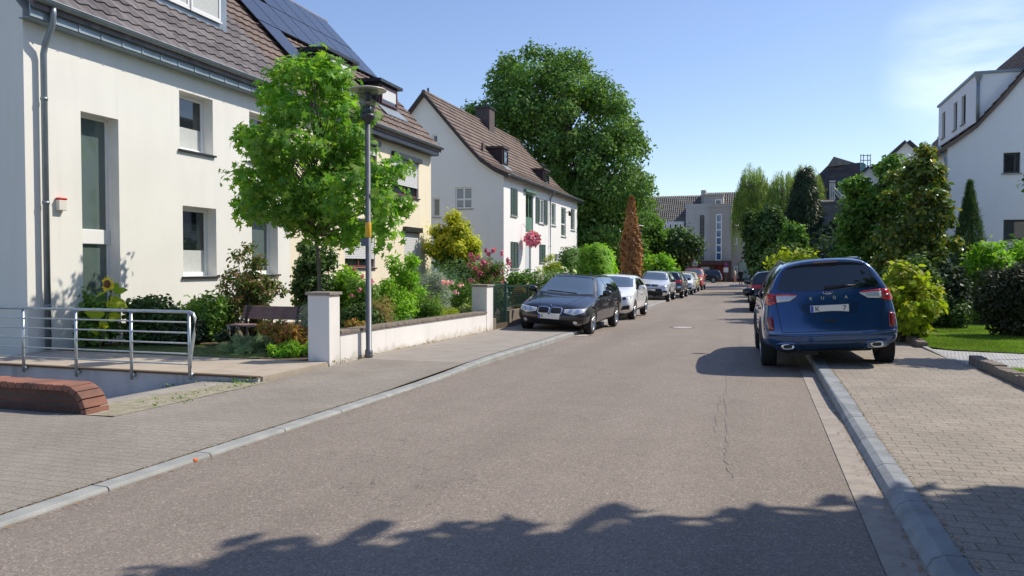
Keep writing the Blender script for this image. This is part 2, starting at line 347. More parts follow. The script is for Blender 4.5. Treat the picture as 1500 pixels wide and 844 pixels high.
# retaining wall under the path with its coping edge
t = thing('retaining_wall', 'low rendered white retaining wall sinking along the garage drive under the railing', 'wall', (-8.8, 8.41, -1))
mb = MB(); mb.box(-11.5, -6.15, 8.36, 8.415, -1.3, .055); mb.build('wall_face', m_plaster('plaster_stained', (.66, .67, .68), .38), t)
mb = MB(); mb.box(-11.5, -6.15, 8.33, 8.42, .057, .082); mb.build('edge_strip', mat('edge_rust', (.12, .08, .05), .9), t)
# ---------------- railing ----------------
t = thing('metal_railing', 'galvanised steel railing with six rails along the entrance path edge', 'railing', (-9, 8.3, 0))
for px, py in ((278, 556), (193, 556), (112, 552), (35, 545)):
    q = oy(px, py, 8.3); mb = MB(); mb.tube([(q.x, 8.3, q.z), (q.x, 8.3, .90)], .021, 10); mb.tube([(q.x, 8.3, q.z+.06), (q.x, 8.37, q.z+.06)], .03, 8); mb.build('post', STEEL, t, True)
xr = oy(278, 500, 8.3).x
for i, z in enumerate((.905, .765, .625, .485, .345, .205)):
    mb = MB()
    if i == 0: mb.tube([(-13, 8.3, z), (xr, 8.3, z), (xr+.06, 8.3, z-.02), (xr+.09, 8.3, z-.08), (xr+.07, 8.3, z-.3), (xr+.01, 8.3, z-.62), (xr, 8.3, z-.75)], .02, 10)
    else: mb.tube([(-13, 8.3, z), (xr, 8.3, z)], .010, 8)
    mb.build('rail', STEEL, t, True)
# ---------------- brick low wall ----------------
t = thing('low_brick_wall', 'low red brick garden wall with rounded stepped end beside the garage drive', 'wall', (-9, 6.05, 0))
RC = .235
mb = MB(); mb.prism([(-13, -.2), (-13, RC), (-6.72, RC)]+[(-6.72+RC*sin(a*pi/16), RC*cos(a*pi/16)) for a in range(1, 9)]+[(-6.72+RC, -.2)], lambda a, b, d: (a, d, b), 5.98, 6.2)
mb.build('wall_body', BRICK_SHADED, t, bevel=.006)
rng = random.Random(3); mb = MB()
for i in range(58): x = -6.73-.105*i; h = rng.uniform(-.003, .004); mb.box(x-.097, x, 5.95, 6.24, RC+.003, RC+.065+h)
for i in range(5):
    a0 = (i*.335-.0); a1 = a0+.30; h = rng.uniform(-.003, .004)
    mb.add([(-6.72+r_*sin(a), y, r_*cos(a)) for y in (5.95, 6.24) for r_, a in ((RC+.003, a0), (RC+.003, a1), (RC+.068+h, a1), (RC+.068+h, a0))], [(0, 1, 2, 3), (7, 6, 5, 4), (0, 4, 5, 1), (1, 5, 6, 2), (2, 6, 7, 3), (3, 7, 4, 0)])
mb.build('capping', mat('brick_cap', (.36, .15, .10), .9, col2=(.15, .08, .06), vscale=3, bump=.6, bscale=40), t, bevel=.006)
# ---------------- garden wall with pillars ----------------
def pillar(x0, x1, y0, y1, zt, label):
    t = thing('gate_pillar', label, 'pillar', ((x0+x1)/2, (y0+y1)/2, 0), 'rendered pillars of the garden wall')
    mb = MB(); mb.box(x0, x1, y0, y1, -.3, zt); mb.build('shaft', WALLGD, t, bevel=.01)
    mb = MB(); mb.box(x0-.03, x1+.03, y0-.03, y1+.03, zt+.002, zt+.047); mb.build('cap', mat('cap_stone', (.28, .24, .20), .9, var=.25, vscale=8, bump=.5, bscale=50), t, bevel=.008)
pz = oy(482, 428, 10.05).z
pillar(-6.50, -6.13, 10.05, 10.36, pz-.05, 'white rendered gate pillar with brown cap beside the entrance path')
pz2 = ox(712, 417, -6.12).z
pillar(-6.50, -6.12, 17.0, 17.45, pz2-.05, 'white rendered gate pillar with thin cap beside the green gate')
t = thing('garden_wall', 'low white rendered garden wall with stone coping along the left pavement', 'wall', (-6.2, 13.6, 0))
mb = MB(); ya, yb = 10.37, 16.99
mb.add([(x, y, z) for y in (ya, yb) for x, z in ((-6.32, -.3), (-6.13, -.3), (-6.13, .50+G(y)*.8), (-6.32, .50+G(y)*.8))], [(0, 1, 2, 3), (7, 6, 5, 4), (0, 4, 5, 1), (1, 5, 6, 2), (2, 6, 7, 3), (3, 7, 4, 0)])
mb.build('wall_body', WALLGD, t)
mb = MB(); n = 9
for i in range(n):
    a = ya+(yb-ya)*i/n; b = ya+(yb-ya)*(i+1)/n-.012
    mb.add([(x, y, z) for y in (a, b) for x, z in ((-6.35, .502+G(y)*.8), (-6.10, .502+G(y)*.8), (-6.10, .55+G(y)*.8), (-6.35, .555+G(y)*.8))], [(0, 1, 2, 3), (7, 6, 5, 4), (0, 4, 5, 1), (1, 5, 6, 2), (2, 6, 7, 3), (3, 7, 4, 0)])
mb.build('coping', CONCD, t, bevel=.006)
# ---------------- gate and fence ----------------
g0 = 17.75
t = thing('garden_gate', 'narrow dark green metal garden gate between pillar and stone fence base', 'gate', (-6.25, 18.2, 0))
zt = ox(745, 414, -6.25).z; zb = .07+G(18)
mb = MB()
for y in (17.78, 18.78):
    mb = MB(); mb.box(-6.28, -6.22, y-.03, y+.03, zb-.1, zt+.03); mb.build('gate_post', GREENF, t)
mb = MB()
for a, b, c, d in ((17.85, 18.71, zb+.06, zb+.1), (17.85, 18.71, zt-.06, zt-.02)): mb.box(-6.265, -6.235, a, b, c, d)
for i in range(12): mb.box(-6.256, -6.244, 17.87+i*.074, 17.885+i*.074, zb+.08, zt-.04)
mb.box(-6.265, -6.235, 17.83, 17.86, zb+.06, zt-.02); mb.box(-6.265, -6.235, 18.70, 18.73, zb+.06, zt-.02)
mb.build('gate_leaf', GREENF, t)
mb = MB(); mb.box(-6.42, -6.14, 17.46, 17.74, -.4, .38+G(17.6)); tag(mb.build('stone_block', AGG, bevel=.01), 'short exposed aggregate wall stub between pillar and green gate', 'wall')
t = thing('green_fence', 'dark green mesh fence on exposed aggregate base behind the black estate car', 'fence', (-6.3, 22, 0))
mb = MB(); mb.add([(x, y, z) for y in (18.85, 27) for x, z in ((-6.42, -.5), (-6.16, -.5), (-6.16, .52+G(y)), (-6.42, .52+G(y)))], [(0, 1, 2, 3), (7, 6, 5, 4), (0, 4, 5, 1), (1, 5, 6, 2), (2, 6, 7, 3), (3, 7, 4, 0)]); mb.build('base_wall', AGG, t)
for y in (18.95, 20.9, 22.9, 24.9, 26.9):
    mb = MB(); mb.box(-6.31, -6.27, y-.025, y+.025, .5+G(y), 1.16+G(y)); mb.build('post', GREENF, t)
mb = MB()
for dz in (.6, 1.13): mb.add([(x, y, z+G(y)+dz) for y in (18.95, 26.9) for x, z in ((-6.31, 0), (-6.27, 0), (-6.27, .04), (-6.31, .04))], [(0, 1, 2, 3), (7, 6, 5, 4), (0, 4, 5, 1), (1, 5, 6, 2), (2, 6, 7, 3), (3, 7, 4, 0)])
mb.build('rail', GREENF, t); mb = MB()
for i in range(150): y = 18.98+i*.0525; mb.box(-6.294, -6.286, y, y+.007, .63+G(y), 1.14+G(y))
for j in range(9): mb.add([(x, y, z+G(y)+.66+j*.055) for y in (18.95, 26.9) for x, z in ((-6.296, 0), (-6.284, 0), (-6.284, .007), (-6.296, .007))], [(0, 1, 2, 3), (7, 6, 5, 4), (0, 4, 5, 1), (1, 5, 6, 2), (2, 6, 7, 3), (3, 7, 4, 0)])
o = mb.build('mesh_infill', GREENF, t)
# ---------------- edging stones right ----------------
def edging(ya, yb, xa, xb, lab):
    t = thing('edging_wall', lab, 'edging', ((xa+xb)/2, (ya+yb)/2, 0), 'rough stone edging rows of the right gardens')
    rng = random.Random(int(ya*10)); mb = MB(); y = ya
    while y < yb:
        w = .17+rng.random()*.03; f = (y-ya)/(yb-ya); x = xa+(xb-xa)*f; h = .24+rng.uniform(-.012, .012)
        mb.box(x, x+.17, y, y+w-.006, -.3, h+G(y)+rng.uniform(-.006, .006)); y += w
    mb.build('stone_row', AGG, t, bevel=.014)
edging(15.7, 24.5, 2.80, 2.9, 'row of grey edging stones bordering the lawn behind the blue car')
edging(9.3, 12.9, 2.96, 2.99, 'row of grey edging stones nearest the camera at the right garden')
# ---------------- road covers, patches, litter ----------------
def cover(px, py, r, label, rect=False):
    q = og(px, py); t = thing('manhole_cover', label, 'manhole cover', (q.x, q.y, q.z))
    mb = MB(); mb.lathe([(0, .006), (r*.82, .006), (r*.82, .001)], 28, q, mi=0); mb.build('lid', mat('cast_iron', (.52, .47, .41), .6, .3, var=.2, vscale=30, bump=.6, bscale=50), t)
    mb = MB(); mb.lathe([(r*.84, .002), (r*.84, .008), (r, .008), (r, .001)], 28, q); mb.build('ring', mat('iron_ring', (.17, .15, .14), .6, .3), t)
cover(1000, 480, .33, 'pale round manhole cover in the middle of the road')
cover(848, 491.5, .30, 'reddish brown cover in the gutter in front of the black car')
mb = MB(); rng = random.Random(5)
for pts in ([(1063, 548), (1062, 600), (1066, 640), (1063, 668), (1072, 705)], [(1062, 575), (1050, 598), (1047, 640)], [(1085, 505), (1078, 530), (1064, 550)]):
    P = [og(*p) for p in pts]
    fine = []
    for a, b in zip(P[:-1], P[1:]):
        for k in range(8): fine.append(a.lerp(b, k/8)+V((rng.uniform(-.02, .02), 0, 0)))
    n = len(fine); vs = []
    for i, p in enumerate(fine): w = .002+.003*rng.random(); vs += [(p.x-w, p.y, G(p.y)+.005), (p.x+w, p.y, G(p.y)+.005)]
    mb.add(vs, [(2*i, 2*i+1, 2*i+3, 2*i+2) for i in range(n-1)])
struct(mb.build('road_cracks', mat('crack', (.21, .19, .18), .9), recalc=False))
q = og(281, 677); mb = MB(); mb.box(q.x-.04, q.x+.04, q.y-.015, q.y+.02, .002, .022); tag(mb.build('litter_packet', [mat('orange_paper', (.75, .18, .05), .5)], bevel=.003), 'small orange and white crumpled packet lying by the left kerb', 'litter')
# gutter leaf litter
def scatter(name, pts, sz, m, seed=1):
    rng = random.Random(seed); mb = MB()
    for p in pts:
        a = rng.random()*6.3; s = sz*(.5+rng.random()); u = V((cos(a), sin(a), rng.uniform(-.3, .3)))*s; w = V((-sin(a), cos(a), rng.uniform(-.3, .3)))*s*.5; p = V(p)+V((0, 0, .006+s*.3))
        mb.add([p-u, p-w, p+u, p+w], [(0, 1, 2, 3)])
    return struct(mb.build(name, m, recalc=False), 'stuff')
rng = random.Random(8)
pts = []
for i in range(500):
    y = rng.uniform(2.5, 16); x = .79+SH(y)-abs(rng.gauss(0, .02)) if rng.random() < .85 else .7; pts.append((x, y, G(y)+.006))
for i in range(160): y = rng.uniform(3, 12); pts.append((.985+rng.gauss(0, .012), y, G(y)+rk(y)-.005))
for i in range(160): p = og(rng.uniform(810, 835), rng.uniform(489, 498)); pts.append((min(p.x, -4.08), p.y, G(p.y)+.003))
for i in range(260): y = rng.uniform(9.5, 15); pts.append((2.90+rng.gauss(0, .05), y-.0, G(y)+.125))
for i in range(250): y = rng.uniform(2.5, 12); pts.append((-4.10+abs(rng.gauss(0, .03)), y, G(y)+.004))
scatter('leaf_litter', pts, .011, mat('dry_leaf', (.36, .17, .06), .9, col2=(.22, .14, .05), vscale=30), 3)
pts = []
for i in range(1500): y = rng.uniform(2, 11); pts.append((-4.265+rng.gauss(0, .006), y, G(y)+pl(y)-.006))
for i in range(900): y = rng.uniform(4, 12.5); pts.append((.975+rng.gauss(0, .006), y, G(y)+rk(y)-.006))
scatter('joint_moss', pts, .008, mat('moss', (.16, .15, .04), .95, col2=(.2, .12, .05), vscale=30), 4)
# ---------------- windows ----------------
def window(par, mp, a0, a1, b0, b1, rec=.18, fr=.07, fm=None, mull=(), tran=(), sill=True, blind=None, glass=None, shutbox=None, sillm=None, name='window'):
    fm = fm or WHITE; mb = MB(); d0, d1 = -rec, -rec+.055
    mb.mbox(mp, a0, a0+fr, b0, b1, d0, d1); mb.mbox(mp, a1-fr, a1, b0, b1, d0, d1)
    mb.mbox(mp, a0+fr, a1-fr, b0, b0+fr, d0, d1); mb.mbox(mp, a0+fr, a1-fr, b1-fr, b1, d0, d1)
    for m in mull: mb.mbox(mp, m-fr*.6, m+fr*.6, b0+fr, b1-fr, d0, d1-.004)
    for m in tran: mb.mbox(mp, a0+fr, a1-fr, m-fr*.6, m+fr*.6, d0, d1-.007)
    w = mb.build(name, fm, par, bevel=.006)
    mb = MB(); mb.mbox(mp, a0+fr-.01, a1-fr+.01, b0+fr-.01, b1-fr+.01, d0+.012, d0+.022); mb.build('pane', glass or GLASS, w)
    if blind:
        f0, f1, bm_ = blind; mb = MB(); h = b1-b0-2*fr
        z0 = b0+fr+h*f0; z1 = b0+fr+h*f1; mb.mbox(mp, a0+fr+.004, a1-fr-.004, z0, z1, d0+.023, d0+.03); mb.build('blind', bm_, w)
    if sill:
        mb = MB(); mb.mbox(mp, a0-.05, a1+.05, b0-.045, b0-.004, -rec+.02, .06); mb.build('sill', sillm or CONC, w, bevel=.005)
    return w
def roller(par, mp, a0, a1, b0, b1, frac=.7, rec=.05):
    w = window(par, mp, a0, a1, b0, b1, rec=.12, fm=BROWNF, mull=((a0+a1)/2,), sill=True, sillm=ZINCD)
    mb = MB(); z0 = b1-(b1-b0)*frac; n = int((b1-z0)/.055)
    for i in range(n): mb.mbox(mp, a0+.02, a1-.02, z0+i*.055, z0+i*.055+.05, -.045, -.02)
    mb.build('roller_shutter', SHUT, w, bevel=.006)
    mb = MB(); mb.mbox(mp, a0-.08, a1+.08, b1-.03, b1+.14, -.04, .12); mb.build('shutter_box', ZINCD, w, bevel=.008)
def shutterleaf(par, mp, a0, a1, b0, b1, d=.0):
    mb = MB(); f = .045; mb.mbox(mp, a0, a0+f, b0, b1, d+.01, d+.05); mb.mbox(mp, a1-f, a1, b0, b1, d+.01, d+.05)
    for z in (b0, (b0+b1)/2-f/2, b1-f): mb.mbox(mp, a0+f, a1-f, z, z+f, d+.01, d+.046)
    n = int((b1-b0)/.06)
    for i in range(n):
        z = b0+f+i*(b1-b0-2*f)/n; mb.mbox(mp, a0+f, a1-f, z, z+.035, d+.015, d+.035)
    mb.build('shutter', GREEN, par)
def tile_roof(mb, prof, y0, y1, cw=.3, rh=.34, wave=.03, step=.03, seg=5, sgn=1):
    """prof: polyline [(x,z)] from eave to ridge; real stepped and waved tiles"""
    L_ = [0]; 
    for a, b in zip(prof[:-1], prof[1:]): L_.append(L_[-1]+math.dist(a, b))
    xs = [p[0] for p in prof]; zs = [p[1] for p in prof]; nr = max(1, round(L_[-1]/rh)); nc = max(1, round((y1-y0)/cw)); ny = nc*seg+1
    rows = []
    for r in range(nr+1):
        s = L_[-1]*r/nr; x = float(np.interp(s, L_, xs)); z = float(np.interp(s, L_, zs))
        x2 = float(np.interp(min(s+.05, L_[-1]), L_, xs)); x1 = float(np.interp(max(0, s-.05), L_, xs)); z2 = float(np.interp(min(s+.05, L_[-1]), L_, zs)); z1 = float(np.interp(max(s-.05, 0), L_, zs))
        t = V((x2-x1, z2-z1)).normalized(); n = V((-t.y, t.x)); n = n if n.y > 0 else -n
        rows.append((x, z, n))
    lines = []
    for r in range(nr):
        a = rows[r]; b = rows[r+1]; lines.append((a[0]+a[2].x*step, a[1]+a[2].y*step, a[2])); lines.append((b[0], b[1], b[2]))
    vs = []
    for k, (x, z, n) in enumerate(lines):
        for j in range(ny):
            ph = (j % seg)/seg; w = wave*(math.sin(ph*2*pi)*.5+.5)**1.5; vs.append((x+n.x*w, y0+(y1-y0)*j/(ny-1), z+n.y*w))
    mb.add(vs, [(k*ny+j, k*ny+j+1, (k+1)*ny+j+1, (k+1)*ny+j) for k in range(len(lines)-1) for j in range(ny-1)])
def roof_thing(par, prof, y0, y1, tm, **kw):
    mb = MB(); tile_roof(mb, prof, y0, y1, **kw)
    rx = prof[-1][0]; back = [(2*rx-x, z) for x, z in prof]
    low = [(x, z-.10) for x, z in prof]
    # deck under the tiles, both slopes
    pol = [(x, z-.02) for x, z in prof]+[(x, z-.02) for x, z in back[::-1][1:]]+[(x, z-.16) for x, z in back]+[(x, z-.16) for x, z in prof[::-1][1:]]
    mb.prism(pol, lambda a, b, d: (a, d, b), y0+.01, y1-.01)
    mb.tube([(rx, y0, prof[-1][1]+.0), (rx, y1, prof[-1][1]+.0)], .11, 8)
    return mb.build('roof', tm, par)
def gutter(par, x, z, y0, y1, r=.075):
    mb = MB(); n = 8; vs = []
    for y in (y0, y1):
        for i in range(n+1): a = pi+pi*i/n; vs.append((x+r*cos(a), y, z+r*sin(a)))
        for i in range(n+1): a = 2*pi-pi*i/n; vs.append((x+(r-.008)*cos(a), y, z+(r-.008)*sin(a)))
    k = 2*n+2; mb.add(vs, [(i, (i+1) % k, k+(i+1) % k, k+i) for i in range(k)]+[list(range(k)), list(range(2*k-1, k-1, -1))])
    mb.tube([(x+r, y0, z), (x+r, y1, z)], .012, 6)
    y = y0+.4
    while y < y1: mb.box(x-r, x+r+.01, y, y+.025, z-.004, z+.004); y += .75
    return mb.build('gutter', ZINC, par)
def downpipe(par, pts, r=.05):
    mb = MB(); mb.tube(pts, r, 12)
    a, b = V(pts[-2]), V(pts[-1])
    for f in (.15, .5, .85): p = a.lerp(b, f); mb.tube([p+V((0, 0, -.025)), p+V((0, 0, .025))], r+.008, 12)
    return mb.build('downpipe', ZINC, par, True)
XW = -11.5
# ===== house one: white with grey roof, left foreground =====
t = thing('white_house', 'large white rendered house with grey tiled roof and zinc dormer in the left foreground', 'house', (XW, 13, 0)); H1 = t
y0, y1 = 9.55, 17.0
mb = MB(); mb.prism([(XW, -1.6), (XW, 5.72), (-16, 10.55), (-20.5, 5.72), (-20.5, -1.6)], lambda a, b, d: (a, d, b), y0, y1); wall = mb.build('wall', [WALLW, REV], t)
def fy(px, py=200): return ox(px, py, XW).y
wins = []
tw = (fy(120, 300), fy(175, 300)-.0, ox(150, 480, XW).z-.3, ox(120, 163, XW).z)
w2 = (fy(263), fy(312), ox(263, 218, XW).z, ox(263, 132, XW).z)
w3 = (fy(268, 350), fy(317, 350), ox(268, 405, XW).z, ox(268, 301, XW).z)
w4 = (fy(369, 350), fy(407, 350), ox(369, 402, XW).z, ox(369, 313, XW).z)
w5 = (fy(365, 170), fy(403, 170), ox(365, 235, XW).z, ox(365, 163, XW).z)
cut = MB()
for a0, a1, b0, b1 in (tw, w2, w3, w4, w5): cut.mbox(E_(XW), a0, a1, b0, b1, -.32, .1, 1)
boolcut(wall, cut, [WALLW, REV]); mp = E_(XW)
zt_ = ox(150, 347, XW).z
window(t, mp, *tw, rec=.30, fr=.055, tran=(zt_,), sill=False, glass=GLASSL)
mb = MB(); mb.mbox(mp, tw[0]+.02, tw[1]-.02, zt_-.13, zt_+.14, -.30, -.22); mb.build('window_band', WHITE, t, bevel=.01)
window(t, mp, *w2, rec=.29, fr=.09, blind=(0, .42, CURT), sillm=ZINCD)
window(t, mp, *w3, rec=.29, fr=.09, blind=(0, .36, CURT), sillm=ZINCD)
window(t, mp, *w4, rec=.29, fr=.09, sillm=ZINCD, glass=GLASSL)
window(t, mp, *w5, rec=.29, fr=.09, sillm=ZINCD)
roof_thing(t, [(-11.17, 5.85), (-16, 10.9)], y0-.1, y1, TILEG, cw=.30, rh=.36, wave=.035, step=.03, seg=6)
gutter(t, -11.13, 5.86, y0-.1, y1)
mb = MB(); y = y0-.08
while y < y1: mb.box(-11.26, -11.235, y, min(y+.46, y1), 5.56, 5.84); mb.box(-11.235, -11.22, y+.44, y+.47, 5.56, 5.84); y += .475
mb.box(-11.5, -11.265, y0-.08, y1, 5.545, 5.555); mb.build('fascia', mat('zinc_fascia', (.26, .32, .36), .5, .25, var=.15, vscale=3), t)
yp = ox(66, 300, -11.42).y
downpipe(t, [(-11.15, yp-.02, 5.8), (-11.15, yp-.02, 5.68), (-11.2, yp, 5.5), (-11.36, yp, 5.2), (-11.4, yp, 5.05), (-11.4, yp, .1)], .05)
# dormer with window band
xd = -12.45; da, db, dz0, dz1 = 12.3, ox(332, 30, xd).y, ox(300, 60, xd).z-.35, 8.7
mb = MB(); mb.box(-15, xd, da, db, dz0-.3, dz1); dm = mb.build('dormer', ZINC, t)
m2 = E_(xd+.002); yy = [ox(300, 30, xd).y, ox(308, 30, xd).y]
zs0 = 7.40
e = (db-.22-da-.1)/3
for i in range(3): window(dm, m2, da+.1+i*e, da+.1+(i+1)*e-.06, zs0, dz1-.15, rec=-.0, fr=.055, sill=True, sillm=WHITE, blind=(0, .45, CURT) if i else None, name='dormer_window')
mb = MB(); mb.box(xd-.02, xd+.35, da-.1, db+.08, dz0-.02, dz0+.02); 
mb.prism([(xd, dz0), (xd+.4, dz0-.32), (xd+.4, dz0-.34), (xd, dz0-.08)], lambda a, b, d: (a, d, b), da-.1, db+.1); mb.build('flashing', ZINC, dm)
mb = MB(); mb.box(-15.1, xd+.12, da-.12, db+.12, dz1+.002, dz1+.1); mb.build('dormer_roof', ZINC, dm)
# alarm siren
q = ox(86, 300, XW); mb = MB(); mb.box(XW+.002, XW+.09, q.y-.07, q.y+.09, q.z-.1, q.z+.08); a = mb.build('alarm_siren', mat('cream_plastic', (.7, .68, .6), .5), t, bevel=.012)
mb = MB(); mb.box(XW+.004, XW+.10, q.y-.075, q.y+.095, q.z+.082, q.z+.12); mb.build('siren_light', mat('red_plastic', (.6, .03, .02), .3), a, bevel=.015)
# ===== house two: cream with solar panels =====
t = thing('cream_house', 'cream rendered house with brown tiled roof covered in solar panels', 'house', (XW, 21, 0))
y0, y1 = 17.002, 25.9
mb = MB(); mb.prism([(XW, -1), (XW, 5.72), (-16, 10.55), (-20.5, 5.72), (-20.5, -1)], lambda a, b, d: (a, d, b), y0, y1); wall = mb.build('wall', [WALLY, REV], t)
ra = (fy(575, 260), fy(613, 260), ox(575, 283, XW).z-.02, ox(575, 228, XW).z); rb = (fy(505, 350), fy(549, 350), ox(505, 392, XW).z, ox(505, 325, XW).z)
rc = (fy(592, 370), fy(614, 370), ox(592, 400, XW).z, ox(592, 338, XW).z); rd = (fy(520, 230), fy(552, 230), ox(530, 270, XW).z, ox(530, 207, XW).z)
cut = MB()
for a0, a1, b0, b1 in (ra, rb, rc, rd): cut.mbox(E_(XW), a0, a1, b0, b1, -.2, .1, 1)
boolcut(wall, cut, [WALLY, REV])
roller(t, mp, *ra, frac=.72); roller(t, mp, *rb, frac=.80); roller(t, mp, *rc, frac=.95); roller(t, mp, *rd, frac=.25)
roof_thing(t, [(-11.17, 5.85), (-16, 10.9)], y0, y1+.2, TILEB, cw=.30, rh=.36, wave=.025, step=.04, seg=4)
gutter(t, -11.13, 5.86, y0, y1+.2)
mb = MB(); mb.box(-11.5, -11.2, y0, y1+.05, 5.55, 5.72); mb.build('fascia', ZINCD, t)
PANEL = mat('solar_cell', (.045, .05, .065), .28, .1, .5, coat=.5)
sv = V((-4.83, 0, 5.05)).normalized(); nv = V((5.05, 0, 4.83)).normalized()
def panel(yc, s0, wy=1.02, hs=1.62):
    mb = MB(); e = V((-11.17, 0, 5.85))
    def P(a, b, d): q = e+sv*(s0+b)+nv*(.14+d); return (q.x, yc+a, q.z)
    mb.mbox(P, 0, wy, 0, hs, -.035, 0); mb.tube([P(.1, .1, -.03), P(.1, .1, -.14)], .02, 5)
    p = mb.build('solar_panel', mat('panel_frame', (.02, .02, .025), .3, .5), t)
    mb = MB(); 
    for i in range(6):
        for j in range(10): mb.mbox(P, .02+i*(wy-.04)/6+.003, .02+(i+1)*(wy-.04)/6-.003, .02+j*(hs-.04)/10+.003, .02+(j+1)*(hs-.04)/10-.003, .001, .003)
    mb.build('solar_cell', PANEL, p)
for c in range(7):
    for r in range(3):
        if r == 0 and c > 0: continue
        if r == 2 and c == 1: continue
        panel(18.45+c*1.04, 1.85+r*1.65)
def Pr(y, s, d): q = V((-11.17, 0, 5.85))+sv*s+nv*d; return (q.x, y, q.z)
mb = MB(); mb.mbox(lambda a, b, d: Pr(a, b, d), 19.6, 20.4, 5.3, 6.5, .02, .14); sk = mb.build('skylight', ZINC, t); mb = MB(); mb.mbox(lambda a, b, d: Pr(a, b, d), 19.67, 20.33, 5.38, 6.42, .142, .15); mb.build('pane', GLASSL, sk)
def dormer(par, xd, ya, yb, z0, z1, depth=2.0, wm=BROWNF, rm=ZINCD, cheek=None, shut=False, ov=.15, body=ZINCD, pitch=.1):
    mb = MB(); mb.box(xd-depth, xd, ya, yb, z0-.3, z1); dm = mb.build('dormer', body, par)
    m2 = E_(xd+.002); window(dm, m2, ya+.1, yb-.1, z0+.05, z1-.08, rec=0, fr=.06, fm=wm, sill=False, blind=(.22, 1, SHUT) if shut else None, name='dormer_window')
    mb = MB(); mb.prism([(xd+ov, z1+.002), (xd+ov, z1+.10), (xd-depth, z1+.10+pitch), (xd-depth, z1+.002)], lambda a, b, d: (a, d, b), ya-ov, yb+ov); mb.build('dormer_roof', rm, dm)
    mb = MB(); mb.prism([(xd, z0), (xd+.35, z0-.34), (xd+.35, z0-.37), (xd, z0-.06)], lambda a, b, d: (a, d, b), ya-.12, yb+.12); mb.build('flashing', ZINC, dm)
dormer(t, -12.15, ox(477, 90, -12.15).y, ox(517, 100, -12.15).y, 6.95, 7.82, shut=True)
dormer(t, -12.15, ox(555, 130, -12.15).y, ox(582, 140, -12.15).y, 6.95, 7.68, shut=True)
# ===== houses three and four =====
prof = [(-11.2, 5.85), (-11.9, 6.18), (-12.6, 6.66), (-13.4, 7.5), (-15.55, 9.98)]
pin = [(XW, 5.80), (-12.0, 6.08), (-12.62, 6.5), (-13.4, 7.32), (-15.55, 9.8)]
full = [(XW, -1)]+pin+[(-31.1-x, z) for x, z in pin[::-1][1:]]+[(-19.6, -1)]
def fw(px0, px1, py0, py1, X=XW):
    a = ox(px0, py0, X); b = ox(px0, py1, X); return (a.y, ox(px1, (py0+py1)/2, X).y, b.z, a.z)
t = thing('white_gabled_house', 'white semi-detached house with green shutters, brown roof and side gable facing the camera', 'house', (XW, 38, 0)); H3 = t
mb = MB(); mb.prism(full, lambda a, b, d: (a, d, b), 34.3, 42.6); wall = mb.build('wall', [WALLB, REV], t)
A = fw(748, 757, 275, 315); B = fw(748, 758, 354, 393); Cc = fw(770, 781, 282, 340); D = fw(789, 797, 290, 327); Ee = fw(790, 798, 358, 384); Dd = (fy(769, 370), fy(778, 370), .3, 2.95)
gs = oy(633, 197, 34.3), oy(642, 211, 34.3); g1 = (oy(633, 197, 34.3).x, oy(642, 197, 34.3).x, oy(633, 210, 34.3).z, oy(633, 197, 34.3).z)
g2 = (oy(667, 275, 34.3).x, oy(692, 275, 34.3).x, oy(667, 306, 34.3).z, oy(667, 275, 34.3).z); g3 = (oy(634, 290, 34.3).x, oy(645, 290, 34.3).x, oy(634, 318, 34.3).z, oy(634, 290, 34.3).z)
cut = MB()
for q in (Cc, D, Dd): cut.mbox(mp, *q, -.15, .1, 1)
for q in (g1, g2, g3): cut.mbox(S_(34.3), *q, -.12, .1, 1)
boolcut(wall, cut, [WALLB, REV]); ms = S_(34.3)
window(t, ms, *g1, rec=.1, fr=.08, sill=True, sillm=WHITE); window(t, ms, *g2, rec=.1, fr=.07, mull=((g2[0]+g2[1])/2,), tran=(g2[2]+.45,), glass=GLASSL, blind=(.05, .97, mat('lace', (.35, .38, .4), .8))); window(t, ms, *g3, rec=.1, fr=.07, glass=GLASSL)
for q in (A, B, Ee):
    m_ = (q[0]+q[1])/2; shutterleaf(t, mp, q[0], m_-.01, q[2], q[3]); shutterleaf(t, mp, m_+.01, q[1], q[2], q[3])
    mb = MB(); mb.mbox(mp, q[0]-.05, q[1]+.05, q[2]-.06, q[2]-.01, 0.001, .07); mb.build('sill', CONC, t)
w = window(t, mp, *Cc, rec=.1, fr=.09, fm=GREENL, mull=((Cc[0]+Cc[1])/2,), tran=(Cc[2]+.75,), sill=False, name='french_window')
mb = MB(); mb.mbox(mp, Cc[0]+.1, Cc[1]-.1, Cc[2]+.08, Cc[2]+.72, -.05, -.03); mb.build('lower_panel', GREENL, w)
mb = MB(); mb.mbox(mp, Cc[0]-.35, Cc[1]+.35, Cc[3]+.02, Cc[3]+.14, .002, .16); mb.build('shutter_box', GREENL, w, bevel=.01)
window(t, mp, *D, rec=.1, fr=.08, glass=GLASSL, mull=((D[0]+D[1])/2,))
wd = (fy(797, 300)-fy(789, 300))*.5
shutterleaf(t, mp, D[0]-wd-.05, D[0]-.03, D[2], D[3]); shutterleaf(t, mp, D[1]+.03, D[1]+wd+.05, D[2], D[3])
mb = MB(); mb.mbox(mp, Dd[0], Dd[1], Dd[2], Dd[3], -.14, -.1); mb.build('door', mat('pale_door', (.60, .66, .68), .5), t)
roof_thing(t, prof, 34.15, 42.6, TILEB, cw=.32, rh=.36, wave=.02, step=.045, seg=3); gutter(t, -11.14, 5.86, 34.15, 42.6)
mb = MB(); mb.prism([(x, z+.03) for x, z in prof]+[(-31.1-x, z+.03) for x, z in prof[::-1][1:]]+[(-31.1-x, z-.2) for x, z in prof]+[(x, z-.2) for x, z in prof[::-1][1:]], lambda a, b, d: (a, d, b), 34.06, 34.14); mb.build('verge_board', mat('verge', (.04, .03, .03), .6), t)
